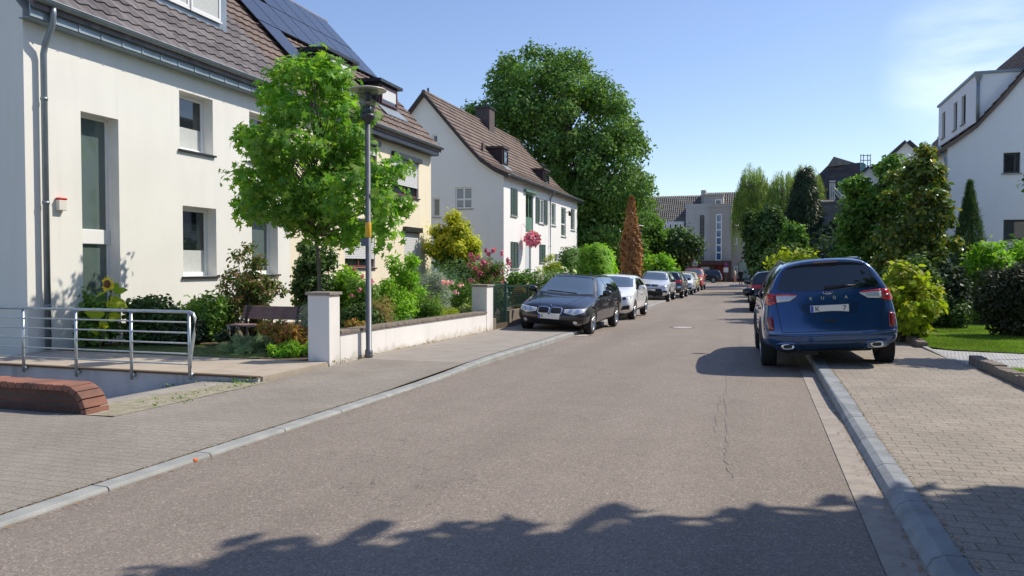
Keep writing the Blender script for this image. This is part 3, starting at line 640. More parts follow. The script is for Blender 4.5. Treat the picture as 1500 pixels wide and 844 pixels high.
downpipe(t, [(-11.14, 42.5, 5.8), (-11.3, 42.5, 5.6), (-11.42, 42.5, 5.4), (-11.42, 42.5, .0)], .045)
def sdorm(px0, px1, pyt, pyb, par, X=-12.55):
    a = ox(px0, (pyt+pyb)/2, X); b = ox(px1, (pyt+pyb)/2, X); dormer(par, X, a.y, b.y, ox(px0, pyb, X).z, ox(px0, pyt, X).z, depth=1.6, wm=DARKF, ov=.08, pitch=.05, body=mat('dormer_slate', (.045, .03, .028), .7), rm=mat('dormer_roof_dark', (.06, .045, .045), .6))
sdorm(736, 744, 217, 241, t)
mb = MB(); mb.tube([(-15.5, 34.6, 10.0), (-15.5, 34.6, 10.25)], .05, 8); mb.build('vent_pipe', ZINCD, t)
q = ox(704, 220, -13.2); mb = MB(); mb.tube([(-13.1, q.y, 7.1), (-13.1, q.y, 7.65)], .07, 8); mb.build('roof_vent', TILEB, t)
t4 = thing('white_terraced_house', 'white semi-detached house at the far side, partly shaded by the large tree', 'house', (XW, 46, 0)); t = t4
mb = MB(); mb.prism(full, lambda a, b, d: (a, d, b), 42.602, 49.6); wall = mb.build('wall', [WALLB, REV], t)
Q = [fw(808, 814, 297, 330), fw(822, 829, 303, 346), fw(836, 842, 305, 337), fw(812, 818, 372, 384), fw(828, 836, 374, 400)]
cut = MB()
for q in Q: cut.mbox(mp, *q, -.12, .1, 1)
boolcut(wall, cut, [WALLB, REV])
for i, q in enumerate(Q): window(t, mp, *q, rec=.1, fr=.07, glass=GLASSL if i < 4 else GLASS, tran=(q[2]+.75,) if i == 1 else (), sill=i != 4)
roof_thing(t, prof, 42.602, 49.75, TILEB, cw=.32, rh=.36, wave=.02, step=.045, seg=3); gutter(t, -11.14, 5.86, 42.6, 49.75); sdorm(796, 804, 249, 269, t)
q = ox(825, 366, -11.4); mb = MB(); mb.mbox(mp, Q[4][0]-.5, Q[4][1]+.6, Q[4][3]+.15, Q[4][3]+.25, .002, .8); mb.build('door_canopy', TILEB, t)
mb = MB(); q = ox(833, 312, -11.3); mb.tube([(XW, q.y, q.z), (XW+.25, q.y, q.z+.1)], .02, 6); mb.lathe([(.02, .12), (.1, 0), (.07, -.18), (.02, -.2)], 10, (XW+.27, q.y, q.z)); mb.build('wall_lantern', BLACK, t)
t = thing('chimney_stack', 'dark brick chimney on the party wall of the white houses', 'chimney', (-15.4, 42.6, 9.5))
mb = MB(); mb.box(-15.85, -15.0, 42.15, 43.05, 9.2, 10.75); mb.build('stack', mat('chimney_slate', (.09, .07, .07), .8, var=.2, vscale=12), t); mb = MB(); mb.box(-15.92, -14.93, 42.08, 43.12, 10.752, 10.84); mb.tube([(-15.4, 42.6, 10.84), (-15.4, 42.6, 11.15)], .09, 8); mb.build('chimney_cap', ZINCD, t)
# far left white house behind the tree
t = thing('far_white_house', 'white house mostly hidden behind the large tree beyond the cypress', 'house', (-14, 64, 0))
mb = MB(); mb.prism([(-12.0, -1), (-12.0, 5.6), (-16, 9.6), (-20, 5.6), (-20, -1)], lambda a, b, d: (a, d, b), 57, 72); wl = mb.build('wall', WALLB, t)
mb = MB(); tile_roof(mb, [(-11.7, 5.5), (-16, 9.9)], 56.8, 72.2, cw=.4, rh=.4, seg=2); tile_roof(mb, [(-20.3, 5.5), (-16, 9.9)], 56.8, 72.2, cw=.4, rh=.4, seg=2); mb.build('roof', TILEB, t)
for y in (59, 62.5, 66, 69.5):
    for z in (.9, 3.6): window(t, E_(-12.0), y, y+1, z, z+1.3, rec=-.002, fr=.07, sill=True, glass=GLASS)
# ===== right house =====
t = thing('right_white_house', 'white rendered house with flat roofed white dormer at the right edge', 'house', (8, 32, 0)); YR = 30.
XR = 6.18; pr = [(5.92, 5.62), (6.4, 5.93), (7.04, 6.42), (7.84, 7.36), (8.43, 8.12), (10.5, 10.75)]
pi_ = [(XR, 5.62), (6.45, 5.78), (7.06, 6.25), (7.86, 7.17), (8.45, 7.93), (10.5, 10.55)]
mb = MB(); mb.prism([(XR, -1)]+pi_+[(21-x, z) for x, z in pi_[::-1][1:]]+[(21-XR, -1)], lambda a, b, d: (a, d, b), YR, 41); wall = mb.build('wall', [m_plaster('plaster_cool', (.84, .85, .87), .03), REV], t)
wa = (oy(1470, 225, YR).x, oy(1495, 225, YR).x, oy(1470, 254, YR).z, oy(1470, 224, YR).z); wb = (oy(1470, 325, YR).x, oy(1500, 325, YR).x+.2, oy(1470, 352, YR).z, oy(1470, 322, YR).z)
cut = MB(); 
for q in (wa, wb): cut.mbox(S_(YR), *q, -.2, .1, 1)
boolcut(wall, cut, [wall.data.materials[0], REV])
window(t, S_(YR), *wa, rec=.16, fr=.07, fm=mat('anthracite', (.03, .033, .04), .4), mull=((wa[0]*.25+wa[1]*.75),), glass=GLASS); window(t, S_(YR), *wb, rec=.16, fr=.07, fm=mat('anthracite', (.03,)*3))
mb = MB(); tile_roof(mb, pr, YR-.15, 41, cw=.32, rh=.36, wave=.02, step=.04, seg=3); mb.prism([(x, z-.02) for x, z in pr]+[(21-x, z-.02) for x, z in pr[::-1][1:]]+[(21-x, z-.18) for x, z in pr]+[(x, z-.18) for x, z in pr[::-1][1:]], lambda a, b, d: (a, d, b), YR-.14, 41); mb.build('roof', TILEB, t)
xd = 7.05; zt = 8.12; cut = MB(); mb = MB(); mb.box(xd, 9.6, YR+.12, 35.9, 6.2, zt); dm = mb.build('dormer', [wall.data.materials[0], REV], t)
ww = []
for px, wdt in ((1382, .55), (1399, .55), (1411, .6)):
    yy_ = ox(px, 190, xd).y; ww.append((yy_-wdt/2, yy_+wdt/2, 6.72, 7.75))
for q in ww: cut.mbox(W_(xd), *q, -.15, .1, 1)
boolcut(dm, cut, [wall.data.materials[0], REV])
for q in ww: window(dm, W_(xd), *q, rec=.13, fr=.05, fm=mat('anthracite', (.03,)*3), sill=True, name='dormer_window')
mb = MB(); mb.box(xd-.06, 9.7, YR+.06, 35.96, zt+.002, zt+.09); mb.build('dormer_roof', ZINC, dm)
mb = MB(); mb.tube([(xd+.05, YR+.06, zt-.05), (xd+.05, YR+.06, 6.5)], .05, 8); mb.lathe([(.04, -.3), (.12, -.05), (.13, .05)], 10, (xd+.05, YR+.05, zt-.02)); mb.build('rain_hopper', ZINC, dm, True)
downpipe(t, [(5.95, YR-.0, 5.6), (6.1, YR-.03, 5.3), (6.12, YR-.05, 5.1), (6.12, YR-.05, .2)], .05)
wq = (30.9, 31.5, 3.4, 4.6); window(t, W_(XR), 31.4, 32.3, 3.4, 4.7, rec=-.002, fr=.07); window(t, W_(XR), 34.5, 35.5, 3.4, 4.7, rec=-.002, fr=.07)
mb = MB(); mb.tube([(5.9, YR-.15, 5.62), (5.9, 41, 5.62)], .07, 8); mb.build('gutter', ZINC, t)
# opposite house outside the frame (seen in reflections and throws no visible shade)
t = thing('opposite_house', 'white house with brown roof across the street', 'house', (13, 10, 0))
mb = MB(); mb.prism([(10.5, -1), (10.5, 5.7), (14.5, 9.8), (18.5, 5.7), (18.5, -1)], lambda a, b, d: (a, d, b), -4, 22); mb.build('wall', WALLB, t)
mb = MB(); tile_roof(mb, [(10.2, 5.5), (14.5, 10)], -4.2, 22.2, cw=.4, rh=.4, seg=2); tile_roof(mb, [(18.8, 5.5), (14.5, 10)], -4.2, 22.2, cw=.4, rh=.4, seg=2); mb.build('roof', TILEB, t)
for y in (-2, 2, 6, 10, 14, 18):
    for z in (1., 3.7): window(t, W_(10.5), y, y+1.2, z, z+1.3, rec=-.002, fr=.07)
# ===== end building =====
t = thing('grey_apartment_block', 'grey rendered block with stair tower and red door closing the street', 'building', (-4, 103, 0)); YE = 103.
def ze(y, x=1040): return oy(x, y, YE).z
def xe(x, y=350): return oy(x, y, YE).x
ms = S_(YE); zg = -1.
mb = MB(); mb.mbox(ms, xe(925), xe(1026), zg, ze(326), -9, -1.5); mb.build('left_wing', WALLG, t)
mb = MB()
def slope(mb, x0, x1, zb_, zt_, d0, d1, rows, cols, wv=.12):
    ny = cols*4+1; vs = []; 
    for r in range(rows):
        for k in (0, 1):
            f = (r+k)/rows; 
            for j in range(ny):
                w = wv*(.5+.5*math.sin(j % 4/4*2*pi)); s = .12*(1-k)
                vs.append((x0+(x1-x0)*j/(ny-1), YE-(d0+(d1-d0)*f)-w*.7-s, zb_+(zt_-zb_)*f+w*.7))
    mb.add(vs, [(k*ny+j, k*ny+j+1, (k+1)*ny+j+1, (k+1)*ny+j) for k in range(2*rows-1) for j in range(ny-1)])
slope(mb, xe(920), xe(1027), ze(330), ze(280), -1.2, -6, 16, 34); slope(mb, xe(1027), xe(1100), ze(330), ze(276), -1.2, -6.5, 16, 22); mb.build('roof', TILEF, t, recalc=False)
mb = MB(); mb.mbox(ms, xe(1004), xe(1041), zg, ze(301), -6, -.35); mb.mbox(ms, xe(1003), xe(1042), ze(304), ze(298), -6, -.3); mb.build('stair_wing', WALLG2, t)
mb = MB(); mb.mbox(ms, xe(1041), xe(1071), zg, ze(302), -6, 0); mb.mbox(ms, xe(1040), xe(1072), ze(304), ze(299), -6, .06); mb.build('stair_tower', WALLG, t)
mb = MB(); mb.mbox(ms, xe(1071), xe(1110), zg, ze(331), -9, -1.0); mb.build('right_wing', WALLG, t)
mb = MB(); mb.mbox(ms, xe(1029), xe(1058), ze(304), ze(285), -6, -1.5); mb.mbox(ms, xe(1028), xe(1059), ze(285), ze(283), -6, -1.3); mb.build('roof_box', WALLG, t)
window(t, S_(YE+1.5), xe(1046), xe(1056), ze(300), ze(291), rec=-.01, fr=.12, sill=False)
mb = MB(); mb.mbox(ms, xe(1024), xe(1031), ze(296), ze(275), -6, -3); mb.build('chimney', CONC, t)
window(t, S_(YE+.35), xe(1025), xe(1031), ze(381), ze(315), rec=-.01, fr=.05, fm=ZINCD, sill=False, tran=[ze(y) for y in range(322, 380, 6)], glass=mat('glass_block', (.10, .105, .10), .3, var=.3, vscale=5))
window(t, ms, xe(1048.5), xe(1057.5), ze(382), ze(314), rec=-.02, fr=.13, sill=False, tran=[ze(y) for y in (326, 337, 348, 359, 370)], glass=mat('blue_glass', (.05, .12, .25), .05, 0, .8, coat=.5))
window(t, S_(YE+1), xe(1073), xe(1080), ze(359), ze(349), rec=-.02, fr=.13, sill=False); window(t, S_(YE+1), xe(1074.5), xe(1081), ze(400), ze(390), rec=-.02, fr=.13, sill=False, glass=GLASSL)
mb = MB(); mb.mbox(S_(YE+1), xe(1083), xe(1096), ze(411), ze(385), .0, .1); mb.build('shop_window', mat('teal_glass', (.15, .28, .28), .1, coat=.4), t)
BRB = mat('brown_clinker', (.075, .035, .03), .7, var=.2, vscale=2)
mb = MB(); mb.mbox(ms, xe(1010), xe(1072), ze(388), ze(382), .0, 1.5); mb.mbox(ms, xe(1010), xe(1049), zg, ze(388), .0, .8); mb.mbox(ms, xe(1062), xe(1072), zg, ze(388), .0, 1.5); mb.build('entrance_block', BRB, t)
mb = MB(); mb.mbox(ms, xe(1049.5), xe(1061.5), -.42, ze(388), .005, .1); mb.build('door', mat('red_door', (.30, .02, .015), .5), t)
mb = MB(); mb.mbox(ms, xe(1028), xe(1040), -.4, ze(391), .81, .86); mb.build('garage_door', mat('pale_grey', (.5, .5, .5), .6), t)
mb = MB(); mb.mbox(S_(YE+1), xe(1072), xe(1090), zg, ze(408), .0, .1); mb.build('plinth', mat('plinth_red', (.18, .04, .03), .8), t)
for i in range(5): window(t, S_(YE+1.2), xe(964+i*7.2), xe(969.5+i*7.2), ze(335), ze(325.5), rec=-.3, fr=.16, sill=False)
mb = MB(); mb.mbox(S_(YE+1.2), xe(961), xe(1001), ze(337), ze(323), .1, .29); mb.build('dormer_band', mat('pale_dormer', (.6, .6, .6), .7), t)
# street-facing wall pieces beyond the crossing, right
# ===== slate roofed tower behind the trees =====
t = thing('slate_roofed_building', 'tall building with dark slate roof and scaffolding behind the trees', 'building', (9, 84, 0)); YS_ = 84.
def q_(x, y, Y=YS_): p = oy(x, y, Y); return (p.x, p.z)
mb = MB(); mb.prism([q_(1200, 400), q_(1200, 292), q_(1197, 258), q_(1212, 243), q_(1262, 238), q_(1268, 292), q_(1268, 400)], lambda a, b, d: (a, d, b), YS_, YS_+8); mb.build('main_roof', SLATE, t)
mb = MB(); mb.prism([q_(1211, 245), q_(1221, 230), q_(1228, 243)], lambda a, b, d: (a, d, b), YS_-.3, YS_+3); a = mb
p1 = q_(1221, 230); mb.add([(*q_(1221, 230)[:1], YS_-.3, q_(1221, 230)[1]), (q_(1256, 235)[0], YS_+2, q_(1256, 235)[1]), (q_(1258, 240)[0], YS_+.2, q_(1258, 240)[1]), (q_(1228, 243)[0], YS_-.3, q_(1228, 243)[1])], [(0, 1, 2, 3)]); mb.build('upper_roof', mat('worn_slate', (.17, .15, .14), .8, var=.3, vscale=2), t)
mb = MB(); mb.mbox(S_(YS_), q_(1230, 0)[0], q_(1252, 0)[0], q_(0+1240, 284)[1], q_(1240, 265)[1], .05, .3); mb.build('glazed_band', mat('teal_net', (.08, .22, .24), .5), t)
t2 = thing('scaffolding', 'pale scaffolding with stair flights against the slate roofed building', 'scaffolding', (9, 82, 0)); mb = MB()
def sp(a, b, r=.07, Y=82.5): mb.tube([oy(a[0], a[1], Y), oy(b[0], b[1], Y)], r, 5)
for x in (1216, 1219, 1222, 1232, 1237): sp((x, 300), (x, 268))
for y in (266, 272, 290): sp((1215, y), (1224, y))
sp((1219, 272), (1236, 290), .1); sp((1219, 278), (1236, 296), .1); sp((1230, 276), (1238, 276))
for x in (1261, 1265, 1271, 1275): sp((x, 270), (x, 226), .05)
for y in (228, 235, 243): sp((1260, y), (1276, y), .05)
mb.build('tube_frame', mat('scaffold', (.5, .52, .52), .5, .3), t2)
mb = MB(); mb.prism([q_(1262, 238, 82.4), q_(1268, 240, 82.4), q_(1270, 256, 82.4), q_(1260, 256, 82.4)], lambda a, b, d: (a, d, b), 82.4, 82.5); mb.build('safety_net', mat('teal_net', (.08, .22, .24), .5), t2)
# small houses among the trees at right
def smallhouse(label, pk, el, er, Y, depth, zb_, roofm, wallm):
    P = oy(*pk, Y); A = oy(*el, Y); B = oy(*er, Y); t = thing('distant_house', label, 'house', (P.x, Y, 0))
    mb = MB(); mb.prism([(A.x, -1), (A.x, A.z), (P.x, P.z), (B.x, B.z), (B.x, -1)], lambda a, b, d: (a, d, b), Y, Y+depth); mb.build('wall', wallm, t)
    mb = MB()
    for E in (A, B):
        d = (E-P).normalized(); n = V((-d.z, 0, d.x)); n = n if n.z > 0 else -n; e2 = E+d*.3
        mb.add([p+V((0, y, 0)) for y in (-.25, depth+.2) for p in (P+n*.02, e2+n*.02, e2+n*.2, P+n*.2)], [(0, 1, 2, 3), (7, 6, 5, 4), (0, 4, 5, 1), (1, 5, 6, 2), (2, 6, 7, 3), (3, 7, 4, 0)])
    mb.build('roof', roofm, t); return t
smallhouse('small white gable with dark verge between the right house and trees', (1328, 209), (1308, 228), (1350, 228), 55, 8, 0, mat('verge', (.04,)*3), WALLB)
smallhouse('white house with dark steep gable peeking above the right trees', (1274, 246), (1256, 262), (1300, 266), 62, 8, 0, mat('verge', (.04,)*3), WALLB)
t = smallhouse('low white house with grey tiled roof in front of the slate building', (1236, 318), (1219, 333), (1262, 335), 58, 4, 0, mat('verge', (.04,)*3), WALLB)
t = thing('grey_roofed_house', 'white house with broad grey tiled roof left of the scaffolding', 'house', (6, 66, 0)); P = oy(1203, 293, 66); Q_ = oy(1240, 293, 66); A_ = oy(1196, 330, 63); B_ = oy(1232, 330, 63)
mb = MB(); mb.add([P, Q_, B_, A_], [(0, 1, 2, 3)]); mb.box(A_.x, B_.x, 64, 67, P.z-3.5, P.z-.3); mb.build('roof', TILEF, t)
mb = MB(); mb.box(A_.x+.1, B_.x-.1, 63.2, 67.2, -1, A_.z); mb.build('wall', WALLB, t)
# ---------------- cars ----------------
def cage_body(sp):
    """subdivided body cage; returns an object in local coordinates (x forward, y left)"""
    xr, xf, Wd, H = sp['xr'], sp['xf'], sp['W']/2, sp['H']; zb, zm, zbe = sp['zb'], sp['zm'], sp['zbelt']
    wr = sp.get('wroof', .76)
    # station: (x_low, x_mid, x_belt, x_top, zb, w_low, w_mid, w_belt, z_mid, z_belt, w_top, z_topedge, z_top)
    xh, xc, zc, zh = sp['x_header'], sp['x_cowl'], sp['z_cowl'], sp['z_hood']
    xrt = sp['x_rooftail']; zr = sp.get('z_rooftail', H-.05); xrb = sp['x_rearbelt']; zrb = sp.get('z_rearbelt', zbe+.03)
    st = [
     (xr+.10, xr+.0, xrb, xrt, zb+sp.get('zend', .14), .84, .93, .86, zm, zrb, wr*.93, zr-.05, zr),
     (xr+.30, xr+.17, xrb+.16, xrt+.16, zb+min(.06, sp.get('zend', .14)), .93, .99, .93, zm, zrb, wr*.98, zr-.02, zr+.022),
     (xr+.95, xr+.90, xrb+.85, xrt+.75, zb, .97, 1.0, .955, zm, zbe+.02, wr, H-.05, H+.0),
     (-.35, -.35, -.35, -.35, zb, .97, .99, .955, zm, zbe, wr, H-.045, H+.012),
     (.35, .35, .40, xh-.12, zb, .97, .99, .95, zm, zbe-.01, wr*.98, H-.06, H-.005),
     (xc-.25, xc-.25, xc-.20, xh+.02, zb, .97, .985, .945, zm, zbe-.02, wr*.95, H-.12, H-.055),
     (xc+.0, xc+.0, xc+.0, xc-.04, zb, .97, .985, .935, zm, zc-.085, .78, zc-.03, zc+.005),
     (xc+.35, xc+.35, xc+.3, xc+.25, zb, .97, 1.0, .935, zm, zc-.13, .74, zc-.045, zc-.02),
     (xf-.40, xf-.34, xf-.38, xf-.42, zb, .96, 1.0, .90, zm-.02, zh-.07, .66, zh-.005, zh+.025),
     (xf-.16, xf-.11, xf-.15, xf-.17, zb+.02, .88, .94, .84, zm-.04, zh-.13, .60, zh-.06, zh-.04),
     (xf-.07, xf-.0, xf-.06, xf-.10, zb+.05, .70, .80, .72, zm-.06, zh-.20, .50, zh-.115, zh-.10)]
    vs = []; n = len(st); idx = {}
    for i, (xl, xm, xb, xt, zb_, wl, wm, wb, zm_, zbel, wt, zte, ztp) in enumerate(st):
        half = [(xl, 0, zb_), (xl, wl*Wd*.8, zb_), (xl*.5+xm*.5, wl*Wd, zb_+.10), (xm, wm*Wd, zm_), (xb, wb*Wd, zbel), (xb*.3+xt*.7, (wt*.72+wb*.28)*Wd, zte*.72+zbel*.28), (xt, wt*Wd*.86, zte+(ztp-zte)*.55), (xt, 0, ztp)]
        if i in (4, 5): half[5] = (xb*.35+xt*.65, (wt*.72+wb*.28)*Wd, zte*.7+zbel*.3)
        for j, p in enumerate(half): idx[(i, j, 1)] = len(vs); vs.append(p)
        for j, p in enumerate(half):
            if j in (0, 7): idx[(i, j, -1)] = idx[(i, j, 1)]
            else: idx[(i, j, -1)] = len(vs); vs.append((p[0], -p[1], p[2]))
    fs = []
    for i in range(n-1):
        for j in range(7):
            a, b, c, d = idx[(i, j, 1)], idx[(i+1, j, 1)], idx[(i+1, j+1, 1)], idx[(i, j+1, 1)]; fs.append((a, b, c, d))
            a, b, c, d = idx[(i, j, -1)], idx[(i+1, j, -1)], idx[(i+1, j+1, -1)], idx[(i, j+1, -1)]; fs.append((d, c, b, a))
    for i, bul in ((0, -sp.get('bulr', .06)), (n-1, sp.get('bulf', .13))):
        cc = {}
        for j in range(2, 7):
            p = vs[idx[(i, j, 1)]]; cc[j] = len(vs); vs.append((p[0]+bul*(1 if j < 5 else .6), 0, p[2]+(.02 if j > 4 else 0)))
        for sgn in (1, -1):
            def Q(j): return idx[(i, j, sgn)]
            fl = [(Q(0), Q(1), Q(2), cc[2])]+[(Q(j), Q(j+1), cc[j+1], cc[j]) for j in range(2, 6)]+[(cc[6], Q(6), Q(7))]
            fs += fl
    me = bpy.data.meshes.new('body'); me.from_pydata(vs, [], fs)
    bm = bmesh.new(); bm.from_mesh(me); bmesh.ops.recalc_face_normals(bm, faces=bm.faces)
    cl = bm.edges.layers.float.new('crease_edge')
    cr = {}
    for i in range(n-1):
        for s in (1, -1):
            cr[frozenset((idx[(i, 4, s)], idx[(i+1, 4, s)]))] = .45 if 1 <= i else .25
            cr[frozenset((idx[(i, 2, s)], idx[(i+1, 2, s)]))] = .3
            cr[frozenset((idx[(i, 6, s)], idx[(i+1, 6, s)]))] = .25
            cr[frozenset((idx[(i, 1, s)], idx[(i+1, 1, s)]))] = .4
    for s in (1, -1):
        for j in range(4, 7): cr[frozenset((idx[(0, j, s)], idx[(0, j+1, s)]))] = .55
        for j in range(6, 7): cr[frozenset((idx[(6, j, s)], idx[(6, j+1, s)]))] = .35
    bm.verts.index_update()
    for e in bm.edges:
        k = frozenset((e.verts[0].index, e.verts[1].index))
        if k in cr: e[cl] = cr[k]
    bm.to_mesh(me); bm.free()
    ob = bpy.data.objects.new('body', me); COL.objects.link(ob)
    m = ob.modifiers.new('s', 'SUBSURF'); m.levels = m.render_levels = sp.get('sub', 3); evalmesh(ob); ob.data.polygons.foreach_set('use_smooth', [True]*len(ob.data.polygons))
    return ob
def bvh_of(ob):
    me = ob.data; return BVHTree.FromPolygons([v.co[:] for v in me.vertices], [p.vertices[:] for p in me.polygons])
def patch(body, bvh, name, outline, view, m, off=.006, step=.06, parent=None, thick=0, ripple=None, holes=None):
    """panel cut to an outline and laid onto the body; view: side+1/side-1 (x,z), front/rear (y,z), top (x,y)"""
    bm = bmesh.new()
    f = bm.faces.new([bm.verts.new((a, b, 0)) for a, b in outline])
    bmesh.ops.triangulate(bm, faces=[f])
    for ax in (0, 1):
        lo = min(p[ax] for p in outline); hi = max(p[ax] for p in outline); k = int((hi-lo)/step)+1
        for i in range(1, k):
            c = [0, 0, 0]; c[ax] = lo+(hi-lo)*i/k; nn = [0, 0, 0]; nn[ax] = 1
            bmesh.ops.bisect_plane(bm, geom=bm.verts[:]+bm.edges[:]+bm.faces[:], plane_co=c, plane_no=nn, dist=1e-5)
    bad = []
    for v in bm.verts:
        a, b = v.co.x, v.co.y
        if view == 'L': o, d = V((a, 3, b)), V((0, -1, 0))
        elif view == 'R': o, d = V((a, -3, b)), V((0, 1, 0))
        elif view == 'front': o, d = V((5, a, b)), V((-1, 0, 0))
        elif view == 'rear': o, d = V((-5, a, b)), V((1, 0, 0))
        elif view == 'top': o, d = V((a, b, 4)), V((0, 0, -1))
        h, nrm, _, _ = bvh.ray_cast(o, d)
        if h is None: bad.append(v); continue
        if nrm.dot(d) > 0: nrm = -nrm
        v.co = h+nrm*off
    if bad: bmesh.ops.delete(bm, geom=bad, context='VERTS')
    if not bm.faces: bm.free(); return None
    dirs = {'L': V((0, 1, 0)), 'R': V((0, -1, 0)), 'front': V((1, 0, 0)), 'rear': V((-1, 0, 0)), 'top': V((0, 0, 1))}[view]
    bm.normal_update()
    for f in bm.faces:
        if f.normal.dot(dirs) < 0: f.normal_flip()
    me = bpy.data.meshes.new(name); bm.to_mesh(me); bm.free(); me.materials.append(m); me.polygons.foreach_set('use_smooth', [True]*len(me.polygons))
    o = bpy.data.objects.new(name, me); COL.objects.link(o); o.parent = parent or body; ORG[o.name] = (0, 0, 0)
    if thick: s = o.modifiers.new('s', 'SOLIDIFY'); s.thickness = thick; s.offset = -1
    return o
def ell(cx, cz, rx, rz, n=16, p=2.):
    o = []
    for i in range(n):
        a = 2*pi*i/n; c, s = cos(a), sin(a); o.append((cx+rx*math.copysign(abs(c)**(2/p), c), cz+rz*math.copysign(abs(s)**(2/p), s)))
    return o
def textmesh(name, s, size, m, parent, xf, depth=.002, bold=0.):
    c = bpy.data.curves.new(name, 'FONT'); c.body = s; c.size = size; c.align_x = 'CENTER'; c.align_y = 'CENTER'; c.extrude = depth; c.offset = bold
    o = bpy.data.objects.new(name, c); COL.objects.link(o); dg = bpy.context.evaluated_depsgraph_get(); me = bpy.data.meshes.new_from_object(o.evaluated_get(dg)); bpy.data.objects.remove(o)
    me.transform(xf); me.materials.clear(); me.materials.append(m); o = bpy.data.objects.new(name, me); COL.objects.link(o); o.parent = parent; return o
def wheel(parent, x, y, r, w=.225, spokes=5, style=0, dark=False):
    s = 1 if y > 0 else -1
    def mp(a, b, c): return (x+a, y+s*c, r+b)
    mb = MB(); rr = r*.68; hw = w/2
    mb.lathe([(rr, -hw*.9), (r*.86, -hw), (r*.955, -hw*.92), (r, -hw*.66), (r, hw*.66), (r*.955, hw*.92), (r*.86, hw), (rr+.008, hw*.93), (rr, hw*.85)], 36, mp=mp)
    wh = mb.build('wheel', TYRE, parent, True, org=(0, 0, 0)); wh.name = 'wheel'; wh.location = (0, 0, 0)
    mb = MB(); mb.lathe([(rr, -hw*.9), (rr*.96, -hw*.3), (rr*.94, hw*.3), (rr*.985, hw*.8), (rr*1.01, hw*.93)], 36, mp=mp)
    mb.lathe([(0, hw*.45), (.05, hw*.5), (.065, hw*.42), (.07, hw*.1)], 16, mp=mp)
    for k in range(spokes):
        a0 = 2*pi*k/spokes+.3
        for q in ((-.10, .10),) if style else ((-.28, -.12), (.12, .28)):
            p = []
            for (rad, an, dd) in ((.05, a0+(q[0]+q[1])*.5*1.4, hw*.5), (rr*.97, a0+(q[0]+q[1])*.5, hw*.82)):
                t = V((-sin(an), cos(an))); w_ = .022 if rad > .1 else .016
                for sg in (-1, 1):
                    for dz in (0, -.02): p.append(mp(rad*cos(an)+t.x*w_*sg, rad*sin(an)+t.y*w_*sg, dd+dz))
            mb.add(p, [(0, 2, 6, 4), (1, 5, 7, 3), (0, 4, 5, 1), (2, 3, 7, 6)])
    mb.build('rim', RIM if not dark else mat('rim_dark', (.12, .12, .125), .35, .7), wh, True)
    mb = MB(); mb.lathe([(0, -hw*.2), (rr*.95, -hw*.2)], 24, mp=mp); mb.build('brake_disc', BLACK, wh)
    return wh
